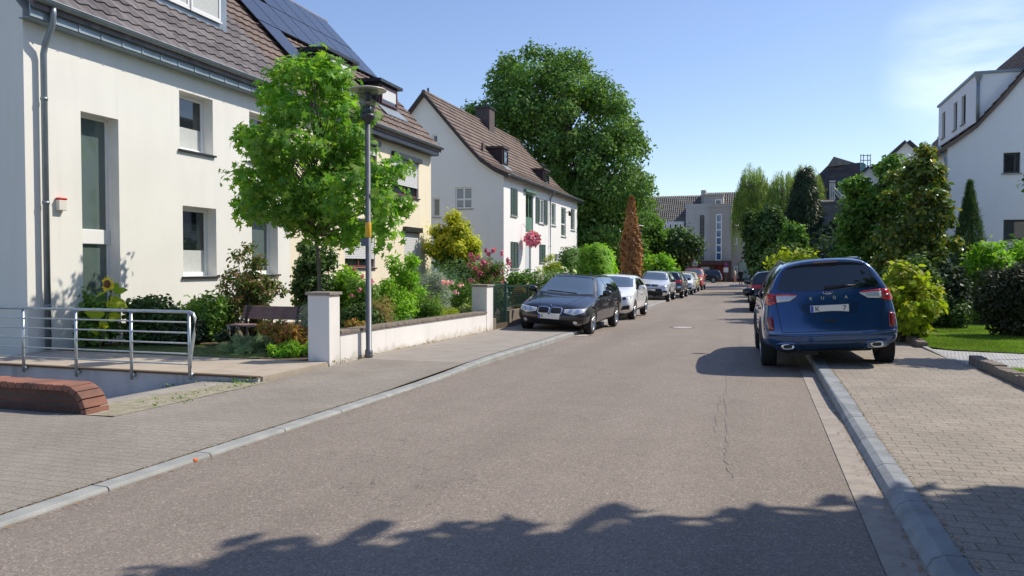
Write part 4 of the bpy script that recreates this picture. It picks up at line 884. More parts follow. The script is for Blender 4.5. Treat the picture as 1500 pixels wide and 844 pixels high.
def car(label, cat, sp, paint, kind, loc, rz, rx=0, group='cars parked along the kerbs', view='front', name='parked_car', plate=('K', ''), ry=0):
    root = thing(name, label, cat, (0, 0, 0), group)
    body = cage_body(sp); body.parent = root; ORG[body.name] = (0, 0, 0)
    hull = bvh_of(body)
    r, wb2 = sp['rw'], (sp['xfa'], sp['xra']); Wd = sp['W']/2; H = sp['H']
    cm = MB()
    for xa in wb2:
        for s in (1, -1): cm.lathe([(0, 0), (r*1.13, 0), (r*1.13, .45), (0, .45)], 40, mp=lambda a, b, c, s=s, xa=xa: (xa+a, s*(Wd-.30+c), r*1.0+b), mi=1)
    body.data.materials.append(paint); body.data.materials.append(BLACK); boolcut(body, cm, [paint, BLACK])
    body.data.materials.clear(); body.data.materials.append(paint); body.data.materials.append(BLACK)
    P = lambda nm, out, vw, m, off=.006, step=.07, thick=0, parent=None: patch(body, hull, nm, out, vw, m, off, step, parent, thick)
    xh, xc, zc = sp['x_header'], sp['x_cowl'], sp['z_cowl']; zbe = sp['zbelt']; wr = sp.get('wroof', .76)
    # wheels
    for xa in wb2:
        for s in (1, -1): wheel(root, xa, s*(Wd-.115), r, sp.get('tw', .215), sp.get('spokes', 5), sp.get('rimstyle', 0), sp.get('rimdark', False))
    # windscreen, rear window and side glass
    ws = sp['W']/2; g = sp.get('ws_w', (.80, .68)); P('windscreen', [(-g[0]*ws, zc+.03), (-g[0]*ws*.5, zc+.012), (0, zc+.005), (g[0]*ws*.5, zc+.012), (g[0]*ws, zc+.03), (g[1]*ws, H-.10), (0, H-.075), (-g[1]*ws, H-.10)], 'front', sp.get('wsm', CARGLB), .005)
    if 'rearwin' in sp: P('rear_window', sp['rearwin'], 'rear', CARGL, .006, .05)
    for s, vw in ((1, 'L'), (-1, 'R')):
        for out in sp['sidewin']: P('side_window', out, vw, CARGL, .005, .08)
        for ln in sp.get('doorlines', []):
            for a, b in zip(ln[:-1], ln[1:]):
                t = (V(b)-V(a)).normalized()*.0045; nn = V((-t.y, t.x)); P('door_gap', [tuple(V(a)-nn), tuple(V(b)-nn), tuple(V(b)+nn), tuple(V(a)+nn)], vw, BLACK, .002, .08)
        for hx in sp.get('handles', []): P('door_handle', ell(hx, zbe-.11, .10, .018, 10, 4), vw, sp.get('handlem', paint), .03, .08, thick=.025)
        # mirror
        mx_, mz = sp.get('mirror', (xc-.42, zbe+.07)); mb = MB(); vs = []
        mb.lathe([(.001, -.115), (.07, -.10), (.095, -.03), (.095, .04), (.07, .10), (.001, .115)], 14, mp=lambda a, b, c: (mx_+a*.75+.02, s*(Wd+.085+c), mz+.03+b*.85))
        mb.tube([(mx_, s*(Wd*.90), mz-.045), (mx_, s*(Wd+.03), mz-.03)], .028, 6); mo = mb.build('mirror', sp.get('mirrorm', paint), root, True, org=(0, 0, 0)); mo.location = (0, 0, 0)
    if sp.get('cladding'):
        for xa in wb2:
            for vw in 'LR':
                a0, a1 = R(-22), R(202); n = 22; ring = []
                for i in range(n):
                    b0 = a0+(a1-a0)*i/n; b1 = a0+(a1-a0)*(i+1)/n; q = lambda rr, a: (xa+rr*cos(a), r+rr*sin(a))
                    ring.append([q(r*1.12, b0), q(r*1.12, b1), q(r*1.27, b1), q(r*1.27, b0)])
                cmb = bmesh.new(); 
                pts = [( xa+r*1.13*cos(a0+(a1-a0)*i/n), r+r*1.13*sin(a0+(a1-a0)*i/n)) for i in range(n+1)]+[(xa+r*1.27*cos(a1-(a1-a0)*i/n), r+r*1.27*sin(a1-(a1-a0)*i/n)) for i in range(n+1)]
                cmb.free(); P('arch_trim', pts, vw, sp['cladding'], .012, .05, thick=.012)
        for vw in 'LR': P('sill_trim', [(sp['xra']+r*1.2, sp['zb']+.05), (sp['xfa']-r*1.2, sp['zb']+.05), (sp['xfa']-r*1.25, sp['zb']+.19), (sp['xra']+r*1.25, sp['zb']+.19)], vw, sp['cladding'], .012)
    for nm, out, vw, m, off, th in sp.get('extra', []):
        P(nm, out, vw, m, off, .05, thick=th)
    if 'rails' in sp:
        for s in (1, -1):
            mb = MB(); y = s*wr*Wd*.83; a, b = sp['rails']; pp = []
            for i in range(9):
                x = a+(b-a)*i/8; hh = hull.ray_cast(V((x, y, 4)), V((0, 0, -1)))[0]; zz = hh.z if hh else H-.08; pp.append((x, y, zz+(.03 if 0 < i < 8 else -.005)))
            mb.tube(pp, .014, 8); o = mb.build('roof_rail', sp.get('railm', BLACKG), root, True)
    # antenna fin
    mb = MB(); xa = sp['x_rooftail']+.25; mb.prism([(xa-.08, H-.03), (xa+.12, H-.03), (xa-.03, H+.055), (xa-.065, H+.05)], lambda a, b, d: (a, d, b), -.012, .012); mb.build('antenna_fin', sp.get('finm', BLACKG), root)
    # plates
    for vw, z, sg in (('front', sp.get('pz_f', .42), 1), ('rear', sp.get('pz_r', .85), -1)):
        h, nn, _, _ = hull.ray_cast(V((5*sg, 0, z)), V((-sg, 0, 0)))
        if h is None: continue
        mb = MB(); x = h.x+sg*.015; mb.box(min(x, x-sg*.035), max(x, x-sg*.035), -.26, .26, z-.055, z+.055); pl_ = mb.build('number_plate', PLW, root, bevel=.004)
        mb = MB(); ys = (.22, .26) if sg == 1 else (.22, .26); mb.box(x-.001, x+.001*1, *( (ys[0]-.0, ys[1]-.004) if sg == -1 else (-.256, -.215) ), z-.05, z+.05); 
        for v in mb.v: pass
        b = mb.build('country_band', PLB, pl_); 
        for v in b.data.vertices: v.co.x += sg*.003
        Mx = Matrix(((0, 0, sg, x+sg*.003), (sg, 0, 0, (-.165 if sg == 1 else .165)), (0, 1, 0, z), (0, 0, 0, 1)))
        textmesh('plate_letter', plate[0], .105, INK, pl_, Mx, .0005)
        if plate[1]: textmesh('plate_letter', plate[1], .105, INK, pl_, Matrix(((0, 0, sg, x+sg*.003), (sg, 0, 0, (.20 if sg == 1 else -.20)), (0, 1, 0, z), (0, 0, 0, 1))), .0005)
    if sp.get('custom'): sp['custom'](root, body, hull, P)
    root.location = loc; root.rotation_euler = (rx, ry, rz); return root
def mir(out): return [(-a, b) for a, b in out][::-1]
# --- blue SUV, seen from behind ---
BLUE = m_paint('paint_blue', (.024, .078, .215), .5, .18)
def suv_custom(root, body, hull, P):
    # tailgate shut line, badge, lettering, wiper, exhausts
    def line(pts, vw='rear', w=.005, m=BLACK):
        for a, b in zip(pts[:-1], pts[1:]):
            t = (V(b)-V(a)).normalized()*w; n = V((-t.y, t.x)); P('tailgate_gap', [tuple(V(a)-n), tuple(V(b)-n), tuple(V(b)+n), tuple(V(a)+n)], vw, m, .002, .06)
    line([(.70, 1.20), (.722, 1.02), (.67, .61), (-.67, .61), (-.722, 1.02), (-.70, 1.20)])
    h = hull.ray_cast(V((-5, 0, 1.165)), V((1, 0, 0)))[0]
    o = P('badge', ell(0, 1.165, .072, .030, 20), 'rear', CHROME, .010, .03, thick=.01); P('badge_face', ell(0, 1.165, .064, .024, 20), 'rear', mat('badge_blue', (.01, .04, .22), .2, coat=1), .0125, .03, parent=o)
    textmesh('badge_script', 'Ford', .034, CHROME, o, Matrix(((0, 0, -1, h.x-.016), (-1, 0, 0, 0), (0, 1, 0, 1.165), (0, 0, 0, 1))), .0005)
    for ch, y in zip('KUGA', (.24, .08, -.08, -.24)):
        h = hull.ray_cast(V((-5, y, 1.085)), V((1, 0, 0)))[0]
        textmesh('model_letter', ch, .062, CHROME, root, Matrix(((0, 0, -1, h.x-.006), (-1, 0, 0, y), (0, 1, 0, 1.085), (0, 0, 0, 1))), .003)
    h = hull.ray_cast(V((-5, -.05, 1.25)), V((1, 0, 0)))[0]
    mb = MB(); mb.tube([(h.x-.02, .04, 1.225), (h.x-.025, -.2, 1.25), (h.x-.01, -.38, 1.25)], [.028, .017, .006], 8); mb.build('rear_wiper', BLACK, root, True)
    for s in (1, -1):
        h = hull.ray_cast(V((-5, s*.60, .40)), V((1, 0, 0)))[0] or V((-2.1, s*.6, .4))
        o = P('exhaust_surround', ell(s*.60, .40, .165, .075, 20, 3), 'rear', BLUE, .02, .04, thick=.02)
        mb = MB(); x = h.x
        def tip(sx, a, b, c): return [(x-sx, s*.60+u, .40+w) for u, w in ell(0, 0, a, b, 20, 3)]
        A, B, C_ = tip(.045, .088, .043, 0), tip(.05, .062, .026, 0), tip(.036, .06, .024, 0); D_ = tip(.0, .098, .05, 0)
        n = 20; mb.add(D_+A+B+C_, [(k*n+i, k*n+(i+1) % n, (k+1)*n+(i+1) % n, (k+1)*n+i) for k in range(3) for i in range(n)], 0); mb.build('exhaust_tip', CHROME, root, True)
        mb = MB(); mb.add(C_, [list(range(n))]); mb.build('exhaust_bore', BLACK, root)
    # dark underside, rear axle glimpse and seats of tyres
    mb = MB(); mb.box(-1.7, 1.9, -.62, .62, .24, .42); mb.tube([(-1.36, -.7, .36), (-1.36, .7, .36)], .04, 8); mb.box(-1.9, -1.55, .15, .55, .22, .34); mb.build('underbody', BLACK, root)
    # roof spoiler
    vs = []; n = 14
    for i in range(n+1):
        y = -.54+1.08*i/n; q = (y/.54)**2; zc_ = 1.635-.055*q**1.5; dx = .05*q
        vs += [(-2.085+dx, y, zc_-.035), (-2.09+dx, y, zc_-.005), (-1.98+dx, y, zc_+.028-.01*q), (-1.72, y, zc_+.03-.0*q), (-1.72, y, zc_-.06), (-1.98+dx, y, zc_-.05)]
    mb = MB(); mb.add(vs, [(6*i+j, 6*i+(j+1) % 6, 6*i+6+(j+1) % 6, 6*i+6+j) for i in range(n) for j in range(6)]+[tuple(range(6)), tuple(range(6*n+5, 6*n-1, -1))]); mb.build('roof_spoiler', BLUE, root, True, bevel=.008)
    mb = MB(); mb.box(-2.093, -2.083, -.16, .16, 1.604, 1.618); mb.build('brake_light', REDD, root)
def lampL(a): return a
zt1, zt0 = 1.10, .955
SUV = dict(xr=-2.38, xf=2.29, W=1.92, H=1.68, zb=.30, zm=.56, zbelt=1.03, x_header=.55, x_cowl=1.18, z_cowl=1.12, z_hood=.98, x_rooftail=-1.98, x_rearbelt=-2.20, z_rearbelt=1.10, wroof=.70,
  rw=.355, xfa=1.355, xra=-1.355, tw=.235, rimstyle=0, cladding=mat('clad_blue', (.012, .035, .09), .3, .2, coat=.6), rails=(-1.6, .75), finm=BLACKG, pz_r=.93, pz_f=.5, zend=.02, z_rearlow=1,
  rearwin=[(-.665, 1.215), (-.35, 1.20), (0, 1.195), (.35, 1.20), (.665, 1.215), (.695, 1.26), (.60, 1.49), (.52, 1.57), (0, 1.605), (-.52, 1.57), (-.60, 1.49), (-.695, 1.26)],
  sidewin=[[(-.42, 1.10), (-.42, 1.53), (-1.25, 1.52), (-1.42, 1.46), (-1.45, 1.14)], [(.90, 1.08), (.15, 1.535), (-.36, 1.54), (-.36, 1.09)], [(-1.52, 1.15), (-1.50, 1.45), (-1.72, 1.40), (-1.92, 1.27), (-1.9, 1.22)]],
  doorlines=[[(-.39, 1.52), (-.39, .42)], [(.93, 1.05), (.98, .7), (.9, .42), (-.95, .42)], [(-.98, .8), (-1.3, 1.08)]], handles=[(-.20), (-1.1)],
  bulr=.07, mirrorm=BLACKG, custom=suv_custom, spokes=5,
  extra=[])
_x = [('tail_lamp', [(-.715, 1.045), (-.53, 1.06), (-.42, 1.135), (-.58, 1.15), (-.715, 1.155)], 'rear', CLEARL, .018, .02), ('tail_lamp', [(-.45, 1.132), (-.58, 1.145), (-.715, 1.147), (-.715, 1.172), (-.58, 1.167), (-.42, 1.147)], 'rear', REDL, .021, .02),
   ('tail_lamp', [(-.728, 1.03), (-.728, 1.175), (-.82, 1.18), (-.91, 1.155), (-.91, 1.03), (-.82, 1.01)], 'rear', REDL, .018, .02), ('tail_lamp', [(-.735, 1.06), (-.735, 1.10), (-.82, 1.105), (-.82, 1.06)], 'rear', REDD, .024, .02),
   ('reflector', [(-.775, .64), (-.85, .635), (-.865, .83), (-.785, .85)], 'rear', REDD, .014, .012)]
SUVX = _x+[(a, mir(b), c, d, e, f) for a, b, c, d, e, f in _x]+[
   ('bumper_ridge', [(-.88, .565), (-.4, .55), (.4, .55), (.88, .565), (.86, .60), (.4, .58), (-.4, .58), (-.86, .60)], 'rear', BLUE, .022, .02),
   ('lower_bumper', [(-.42, .33), (.42, .33), (.5, .40), (.46, .47), (-.46, .47), (-.5, .40)], 'rear', mat('diffuser_blue', (.012, .04, .10), .35, .2, coat=.5), .012, .01),
   ('plate_recess', [(-.34, .865), (.34, .865), (.42, .98), (.37, 1.01), (-.37, 1.01), (-.42, .98)], 'rear', mat('recess_shade_blue', (.012, .035, .09), .3, .2, coat=.6), .004, 0),  # flat panel, shade of the plate recess painted as a darker blue
   ('tailgate_handle', [(-.08, .74), (.08, .74), (.07, .775), (-.07, .775)], 'rear', BLACK, .008, 0)]
SUV['extra'] = SUVX
ql = og(1125, 535); car('blue compact SUV parked with its right wheels up on the right pavement', 'car', SUV, BLUE, 'suv', (.955, 14.28, G(14.2)+.055), pi/2+R(2.0), rx=-R(3.6), plate=('K', '7'), name='parked_suv')
# --- black estate ---
BLK = m_paint('paint_black', (.006, .006, .009), 0., .35, 1.)
def estate_custom(root, body, hull, P):
    P('cowl_panel', [(-.72, .925), (0, .905), (.72, .925), (.73, .955), (0, .94), (-.73, .955)], 'front', BLACK, .006, .05)
    for s in (1, -1): mbw = MB(); h1 = hull.ray_cast(V((5, s*.05+.25, .96)), V((-1, 0, 0)))[0]; h2 = hull.ray_cast(V((5, s*.05-.45*1, .99)), V((-1, 0, 0)))[0]; mbw.tube([h1+V((.015, 0, .01)), h2+V((.02, 0, .01))], .008, 5); mbw.build('wiper', BLACK, root)
    for s in (1, -1):
        o = P('kidney_grille', ell(s*.155, .575, .150, .085, 20, 4), 'front', CHROME, .018, .03, thick=.02); P('grille_mesh', ell(s*.155, .575, .130, .067, 20, 4), 'front', BLACK, .022, .03, parent=o)
        L_ = [(s*.345, .545), (s*.60, .50), (s*.80, .565), (s*.83, .66), (s*.62, .645), (s*.34, .62)]
        o = P('headlamp', L_, 'front', CLEARL, .010, .03, thick=.012)
        for c, rr in ((.50, .045), (.665, .052)): P('lamp_lens', ell(s*c, .585, rr, rr*.9, 14), 'front', mat('lens', (.75, .78, .8), .05, .9), .02, .03, parent=o)
        P('fog_lamp', ell(s*.62, .33, .05, .04, 14), 'front', CLEARL, .012, .03)
        P('bumper_intake', [(s*.42, .27), (s*.78, .30), (s*.80, .40), (s*.45, .38)], 'front', BLACK, .005, .03)
        P('hood_line', [(s*.30, .70), (s*.56, .92), (s*.58, .92), (s*.32, .70)], 'front', BLACKG, .003, .03)
    P('lower_grille', [(-.40, .23), (.40, .23), (.44, .34), (-.44, .34)], 'front', BLACK, .006, .03)
    h = hull.ray_cast(V((5, 0, .695)), V((-1, 0, 0)))[0]
    def disc(nm, r, m, d, parent=None, arc=(0, 2*pi)):
        mb = MB(); n = 20; vs = [(h.x-.012+d, 0, .70)]+[(h.x-.012+d-.35*r*sin(a), r*cos(a), .70+r*.93*sin(a)) for a in [arc[0]+(arc[1]-arc[0])*i/n for i in range(n+1)]]; mb.add(vs, [(0, i+1, i+2) for i in range(n)]); o = mb.build(nm, m, parent or root, recalc=False)
        return o
    b = disc('badge', .046, CHROME, .028); disc('badge_ring', .042, BLACKG, .030, b)
    for k in range(4): disc('badge_quarter', .029, PLW if k % 2 else PLB, .032, b, (k*pi/2, (k+1)*pi/2))
EST = dict(xr=-2.31, xf=2.31, W=1.83, ws_w=(.77, .60), H=1.43, zb=.20, zm=.52, zbelt=.90, x_header=.28, x_cowl=1.0, z_cowl=.935, z_hood=.77, x_rooftail=-1.92, x_rearbelt=-2.2, z_rearbelt=.95, wroof=.69,
  rw=.325, xfa=1.50, xra=-1.31, tw=.21, spokes=5, rails=(-1.6, .35), wsm=CARGLB, pz_f=.44, pz_r=.85,
  rearwin=[(-.62, 1.0), (.62, 1.0), (.5, 1.3), (-.5, 1.3)],
  sidewin=[[(-.30, .96), (-.30, 1.33), (-.95, 1.32), (-1.15, 1.25), (-1.18, .99)], [(.83, .93), (.75, 1.0), (.02, 1.335), (-.24, 1.34), (-.24, .955)], [(-1.23, 1.0), (-1.22, 1.28), (-1.55, 1.26), (-1.85, 1.12), (-1.80, 1.05)]],
  doorlines=[[(-.27, 1.32), (-.27, .32)], [(.92, .90), (.97, .6), (.9, .32), (-.85, .32)], [(-.92, .7), (-1.2, .95)]], handles=[-.10, -1.0], custom=estate_custom, finm=BLK, railm=mat('rail_black', (.01, .01, .01), .4),
  extra=[('tail_lamp', [(-.80, .80), (-.45, .80), (-.45, .93), (-.82, .95)], 'rear', REDL, .012, .01), ('tail_lamp', mir([(-.80, .80), (-.45, .80), (-.45, .93), (-.82, .95)]), 'rear', REDL, .012, .01)])
car('black estate car facing the camera, half on the left pavement', 'car', EST, BLK, 'estate', (-4.75, 20.05, G(20)+.045), -pi/2-R(1.5), rx=R(-3.2), plate=('K', ''))
# --- generic front faces ---
def front_hatch(zl, dark=False, glow=None):
    def f(root, body, hull, P):
        for s in (1, -1):
            o = P('headlamp', [(s*.36, zl-.035), (s*.62, zl-.055), (s*.80, zl+.02), (s*.83, zl+.10), (s*.60, zl+.06), (s*.34, zl+.03)], 'front', CLEARL, .010, .03, thick=.01)
            P('lamp_lens', ell(s*.62, zl+.0, .06, .04, 14), 'front', BLACKG, .02, .03, parent=o); P('lamp_strip', [(s*.36, zl-.035), (s*.62, zl-.055), (s*.66, zl-.10), (s*.74, zl-.10), (s*.70, zl-.03)], 'front', CLEARL, .012, .03, parent=o)
            P('fog_vent', [(s*.52, zl-.36), (s*.78, zl-.33), (s*.80, zl-.20), (s*.60, zl-.23)], 'front', BLACK, .010, .03)
        P('grille', [(-.34, zl-.03), (.34, zl-.03), (.32, zl+.03), (-.32, zl+.03)], 'front', BLACK, .010, .03)
        P('lower_grille', [(-.42, zl-.38), (.42, zl-.38), (.46, zl-.24), (-.46, zl-.24)], 'front', BLACK, .010, .03)
        P('badge', ell(0, zl, .05, .055, 4), 'front', CHROME, .02, .03)
    return f
HAT = dict(xr=-2.02, xf=2.03, W=1.80, H=1.45, zb=.20, zm=.56, zbelt=.94, x_header=.30, x_cowl=.98, z_cowl=1.02, z_hood=.86, x_rooftail=-1.55, x_rearbelt=-1.92, z_rearbelt=1.0, wroof=.73,
  rw=.32, xfa=1.25, xra=-1.33, tw=.205, spokes=5, pz_f=.42, pz_r=.62, handles=[-.15], custom=front_hatch(.70),
  rearwin=[(-.6, 1.02), (.6, 1.02), (.5, 1.3), (-.5, 1.3)],
  sidewin=[[(-.38, 1.0), (-.38, 1.34), (-.9, 1.30), (-1.15, 1.15), (-1.15, 1.06)], [(.80, .97), (.02, 1.33), (-.32, 1.345), (-.32, .99)]],
  doorlines=[[(-.35, 1.33), (-.35, .32)], [(.88, .92), (.9, .6), (.8, .32), (-.9, .32)], [(-.95, .7), (-1.2, 1.0)]], extra=[('door_trim', [(-.85, .30), (.75, .30), (.75, .36), (-.85, .36)], 'L', BLACK, .01, 0), ('door_trim', [(-.85, .30), (.75, .30), (.75, .36), (-.85, .36)], 'R', BLACK, .01, 0)])
WHT = m_paint('paint_white', (.86, .87, .87), 0, .3)
car('white hatchback facing the camera, directly behind the black estate', 'car', HAT, WHT, 'hatch', (-4.74, 26.25, G(26)+.03), -pi/2, rx=R(-2.))
def ateca(root, body, hull, P):
    for s in (1, -1):
        o = P('headlamp', [(s*.42, .80), (s*.74, .76), (s*.86, .86), (s*.86, .95), (s*.60, .90), (s*.42, .87)], 'front', CLEARL, .012, .03, thick=.01); P('lamp_lens', ell(s*.62, .84, .06, .035, 12), 'front', mat('lens', (.75, .78, .8), .05, .9), .02, .03, parent=o)
        P('fog_vent', [(s*.62, .52), (s*.85, .50), (s*.87, .60), (s*.66, .60)], 'front', BLACK, .012, .03)
    P('grille', [(-.40, .90), (-.34, .80), (.34, .80), (.40, .90)], 'front', BLACK, .012, .03); P('badge', ell(0, .85, .055, .06, 10), 'front', CHROME, .02, .03)
    P('lower_grille', [(-.62, .36), (.62, .36), (.66, .50), (.55, .70), (-.55, .70), (-.66, .50)], 'front', BLACK, .010, .03); P('skid_plate', [(-.6, .30), (.6, .30), (.62, .37), (-.62, .37)], 'front', CHROME, .014, .03)
def suvgen(**k):
    d = dict(SUV); d.update(dict(custom=ateca, extra=[], H=1.60, cladding=BLACK, sub=3, W=1.86, pz_f=.62)); d.update(k); return d
SIL = m_paint('paint_silver', (.64, .67, .72), .2, .35)
q = og(978, 442); car('silver grey SUV facing the camera behind the white hatchback', 'car', suvgen(), SIL, 'suv', (q.x-.83, q.y+1.36, G(42)+.05), -pi/2, rx=R(-3), name='parked_suv', plate=('K AM', ''))
DSL = m_paint('paint_anthracite', (.05, .06, .075), .5, .3)
q = og(998, 437); 
def rearplain(root, body, hull, P):
    for s in (1, -1): P('tail_lamp', [(s*.40, .93), (s*.84, .92), (s*.86, 1.06), (s*.55, 1.08), (s*.40, 1.03)], 'rear', REDL, .015, .03, thick=.01); P('reflector', [(s*.6, .62), (s*.82, .62), (s*.82, .74), (s*.66, .74)], 'rear', CLEARL, .012, .03)
    P('lower_bumper', [(-.7, .34), (.7, .34), (.8, .50), (-.8, .50)], 'rear', BLACK, .012, .03)
RW = [(-.66, 1.15), (.66, 1.15), (.58, 1.48), (-.58, 1.48)]
car('anthracite SUV seen from behind with red tail lamps, in the left row', 'car', suvgen(custom=rearplain, extra=[], rearwin=RW), DSL, 'suv', (q.x-.80, q.y+1.36, G(48)+.05), pi/2, rx=R(3), name='parked_suv')
q = og(1013, 431); car('small white car facing the camera in front of a yellow one', 'car', HAT, WHT, 'hatch', (q.x-.78, q.y+1.2, G(55)+.03), -pi/2, rx=R(-2))
YEL = m_paint('paint_yellow', (.65, .50, .03), 0, .3)
car('yellow car just showing behind the small white car', 'car', dict(HAT, H=1.53, sub=2), YEL, 'hatch', (q.x-.85, q.y+5.4, G(60)+.03), -pi/2, rx=R(-2))
# red van: tall cabin
def van_custom(root, body, hull, P):
    for s in (1, -1): o = P('headlamp', ell(s*.70, .90, .12, .15, 14), 'front', CLEARL, .014, .04, thick=.01)
    P('lower_grille', [(-.85, .26), (.85, .26), (.85, .46), (.5, .52), (-.5, .52), (-.85, .46)], 'front', BLACK, .012, .04); P('grille', [(-.30, .68), (.30, .68), (.40, .84), (-.40, .84)], 'front', BLACK, .012, .04)
VAN = dict(xr=-2.1, xf=2.15, W=1.85, H=1.82, zb=.24, zm=.65, zbelt=1.12, x_header=.75, x_cowl=1.35, z_cowl=1.22, z_hood=1.05, x_rooftail=-2.02, x_rearbelt=-2.1, z_rearbelt=1.15, wroof=.86, ws_w=(.84, .76),
  rw=.33, xfa=1.3, xra=-1.35, tw=.2, pz_f=.42, pz_r=.5, sub=3, custom=van_custom, rearwin=[(-.6, 1.15), (.6, 1.15), (.6, 1.55), (-.6, 1.55)], sidewin=[[(1.15, 1.16), (.5, 1.62), (-.1, 1.66), (-.1, 1.16)], [(-.2, 1.16), (-.2, 1.66), (-1.0, 1.66), (-1.0, 1.16)]], doorlines=[[(-.15, 1.6), (-.15, .35)]])
REDP = m_paint('paint_red', (.55, .025, .02), 0, .3)
q = og(1027, 425); car('bright red panel van facing the camera at the end of the left row', 'van', VAN, REDP, 'van', (q.x-.75, q.y+1.3, G(66)+.02), -pi/2, rx=R(-1.5), name='parked_van')
q = og(1056, 414.5); car('dark blue SUV standing crosswise in front of the red door', 'car', suvgen(custom=None, cladding=BLACK), m_paint('paint_night', (.015, .02, .04), .3, .3), 'suv', (q.x-2.2, q.y+.0, G(96)), pi, name='parked_suv', group='cars parked along the kerbs')
# right row beyond the blue SUV
q = og(1103, 445); 
car('black SUV seen from behind with wide red lamps, ahead of the blue SUV', 'car', suvgen(custom=rearplain, extra=[], rearwin=RW, H=1.62), m_paint('paint_black_two', (.012, .012, .014), .2, .3), 'suv', (q.x+.86, q.y-7, G(34)+.06), pi/2, rx=R(-3), name='parked_suv')
q = og(1096, 438); car('dark car partly hidden farther along the right kerb', 'car', dict(EST, custom=None), m_paint('paint_dark_two', (.03, .03, .035), .3, .3), 'estate', (q.x+.95, q.y-3, G(46)+.06), pi/2, rx=R(-3))
q = og(1093, 431); car('farthest dark car at the right kerb near the willow', 'car', dict(HAT, custom=None), DSL, 'hatch', (q.x+.95, q.y+2, G(56)+.06), pi/2, rx=R(-3))
# ---------------- lamps and signs ----------------
def lamppost(x, y, zg, zt, label, detail=True, yaw=0):
    t = thing('street_lamp', label, 'street lamp', (x, y, zg), 'mushroom street lamps'); mb = MB(); 
    mb.tube([(x, y, zg), (x, y, zg+.12), (x, y, zg+.125), (x, y, zt-.62)], [.062, .062, .048, .042], 16); mb.lathe([(.055, 0), (.075, .02), (.06, .05), (.05, .06)], 16, (x, y, zg)); mb.build('post', POLE, t, True)
    c = (x, y, zt-.62); mb = MB(); mb.lathe([(.045, -.06), (.05, -.02), (.105, .02), (.12, .06), (.115, .10), (.0, .10)], 20, c); mb.build('lamp_base', mat('pole_dark', (.05, .055, .06), .4, .3), t, True)
    mb = MB(); mb.lathe([(.095, .10), (.11, .18), (.145, .34), (.175, .44), (.178, .47)], 28, c); mb.lathe([(.172, .47), (.139, .34), (.105, .18), (.09, .10)], 28, c); mb.build('glass_bowl', LAMPGL, t, True)
    mb = MB(); mb.lathe([(.0, .10), (.075, .10), (.08, .15), (.075, .22), (.03, .24), (0, .24)], 16, c); mb.lathe([(.045, .32), (.06, .36), (.06, .45), (0, .45)], 16, c); mb.build('lamp_fitting', mat('fitting', (.25, .26, .28), .35, .6), t, True)
    mb = MB(); mb.lathe([(0, .56), (.05, .55), (.16, .525), (.30, .49), (.305, .478), (.29, .472), (.15, .50), (0, .51)], 36, c)
    for k in range(3): a = 2*pi*k/3; mb.tube([(c[0]+.17*cos(a), c[1]+.17*sin(a), c[2]+.45), (c[0]+.17*cos(a), c[1]+.17*sin(a), c[2]+.51)], .008, 6)
    mb.build('shade_disc', mat('shade_plate', (.62, .60, .55), .45, .3), t, True)
    return t
k = NT('lamp_glass'); k.p.inputs['Base Color'].default_value = (.05, .06, .06, 1); k.p.inputs['Roughness'].default_value = .03; tb = k.n('ShaderNodeBsdfTransparent', {'Color': (.86, .9, .9, 1)}); ms_ = k.t.nodes.new('ShaderNodeMixShader'); ms_.inputs[0].default_value = .24
k.t.links.new(tb, ms_.inputs[1]); k.t.links.new(k.p.outputs[0], ms_.inputs[2]); k.t.links.new(ms_.outputs[0], k.t.nodes['Material Output'].inputs[0]); LAMPGL = k.m
qp = og(535.5, 523, .09); zt_l = ox(533, 120, qp.x); zt_l = zt_l.z
pt = lamppost(qp.x+.06, qp.y, qp.z, zt_l+.0, 'grey street lamp with disc hood standing at the white garden wall')
zs = ox(533, 335, qp.x).z; mb = MB(); mb.lathe([(.048, -.12), (.05, -.115), (.05, .115), (.048, .12)], 20, (qp.x+.06, qp.y, zs-.02)); tag(mb.build('pole_sticker', mat('sticker', (.75, .42, .03), .5), smooth=True), 'yellow and orange sticker wrapped around the street lamp pole', 'sticker')
mb = MB(); mb.box(qp.x-.03, qp.x+.10, qp.y-.075, qp.y-.045, zs-.28, zs-.16); tag(mb.build('pole_label', mat('label_grey', (.1, .11, .16), .5)), 'small dark label plate under the yellow sticker on the lamp pole', 'label')
q = oy(937, 328, 47); lamppost(q.x, 47, G(47)+.1, q.z, 'far street lamp beside the brown dead cypress')
def roadsign(px, pyt, pyb, Y, label, plates):
    a = oy(px, pyt, Y); t = thing('road_sign', label, 'sign', (a.x, Y, G(Y))); mb = MB(); mb.tube([(a.x, Y, G(Y)-.1), (a.x, Y, a.z)], .035, 8); mb.build('pole', POLE, t)
    for (kind, y0_, y1_, w, m) in plates:
        p0 = oy(px, y0_, Y); p1 = oy(px, y1_, Y); cz = (p0.z+p1.z)/2; h = abs(p0.z-p1.z)/2
        mb = MB()
        if kind == 'round': mb.lathe([(0, 0), (h, 0), (h, .02), (0, .02)], 20, mp=lambda x, y, z: (a.x+x, Y-.05-z, cz+y))
        else: mb.box(a.x-w, a.x+w, Y-.07, Y-.05, cz-h, cz+h)
        o = mb.build('plate', m, t)
        if kind == 'round': mb = MB(); mb.lathe([(0, .021), (h*.74, .021), (h*.74, .024), (0, .024)], 20, mp=lambda x, y, z: (a.x+x, Y-.05-z, cz+y)); mb.prism([(-h*.6, h*.5), (-h*.5, h*.6), (h*.6, -h*.5), (h*.5, -h*.6)], lambda u, v_, d: (a.x+u, Y-.075-d, cz+v_), 0, .005, 1); mb.build('sign_face', [mat('sign_blue', (.02, .06, .4), .4), mat('sign_red', (.5, .02, .02), .4)], o)
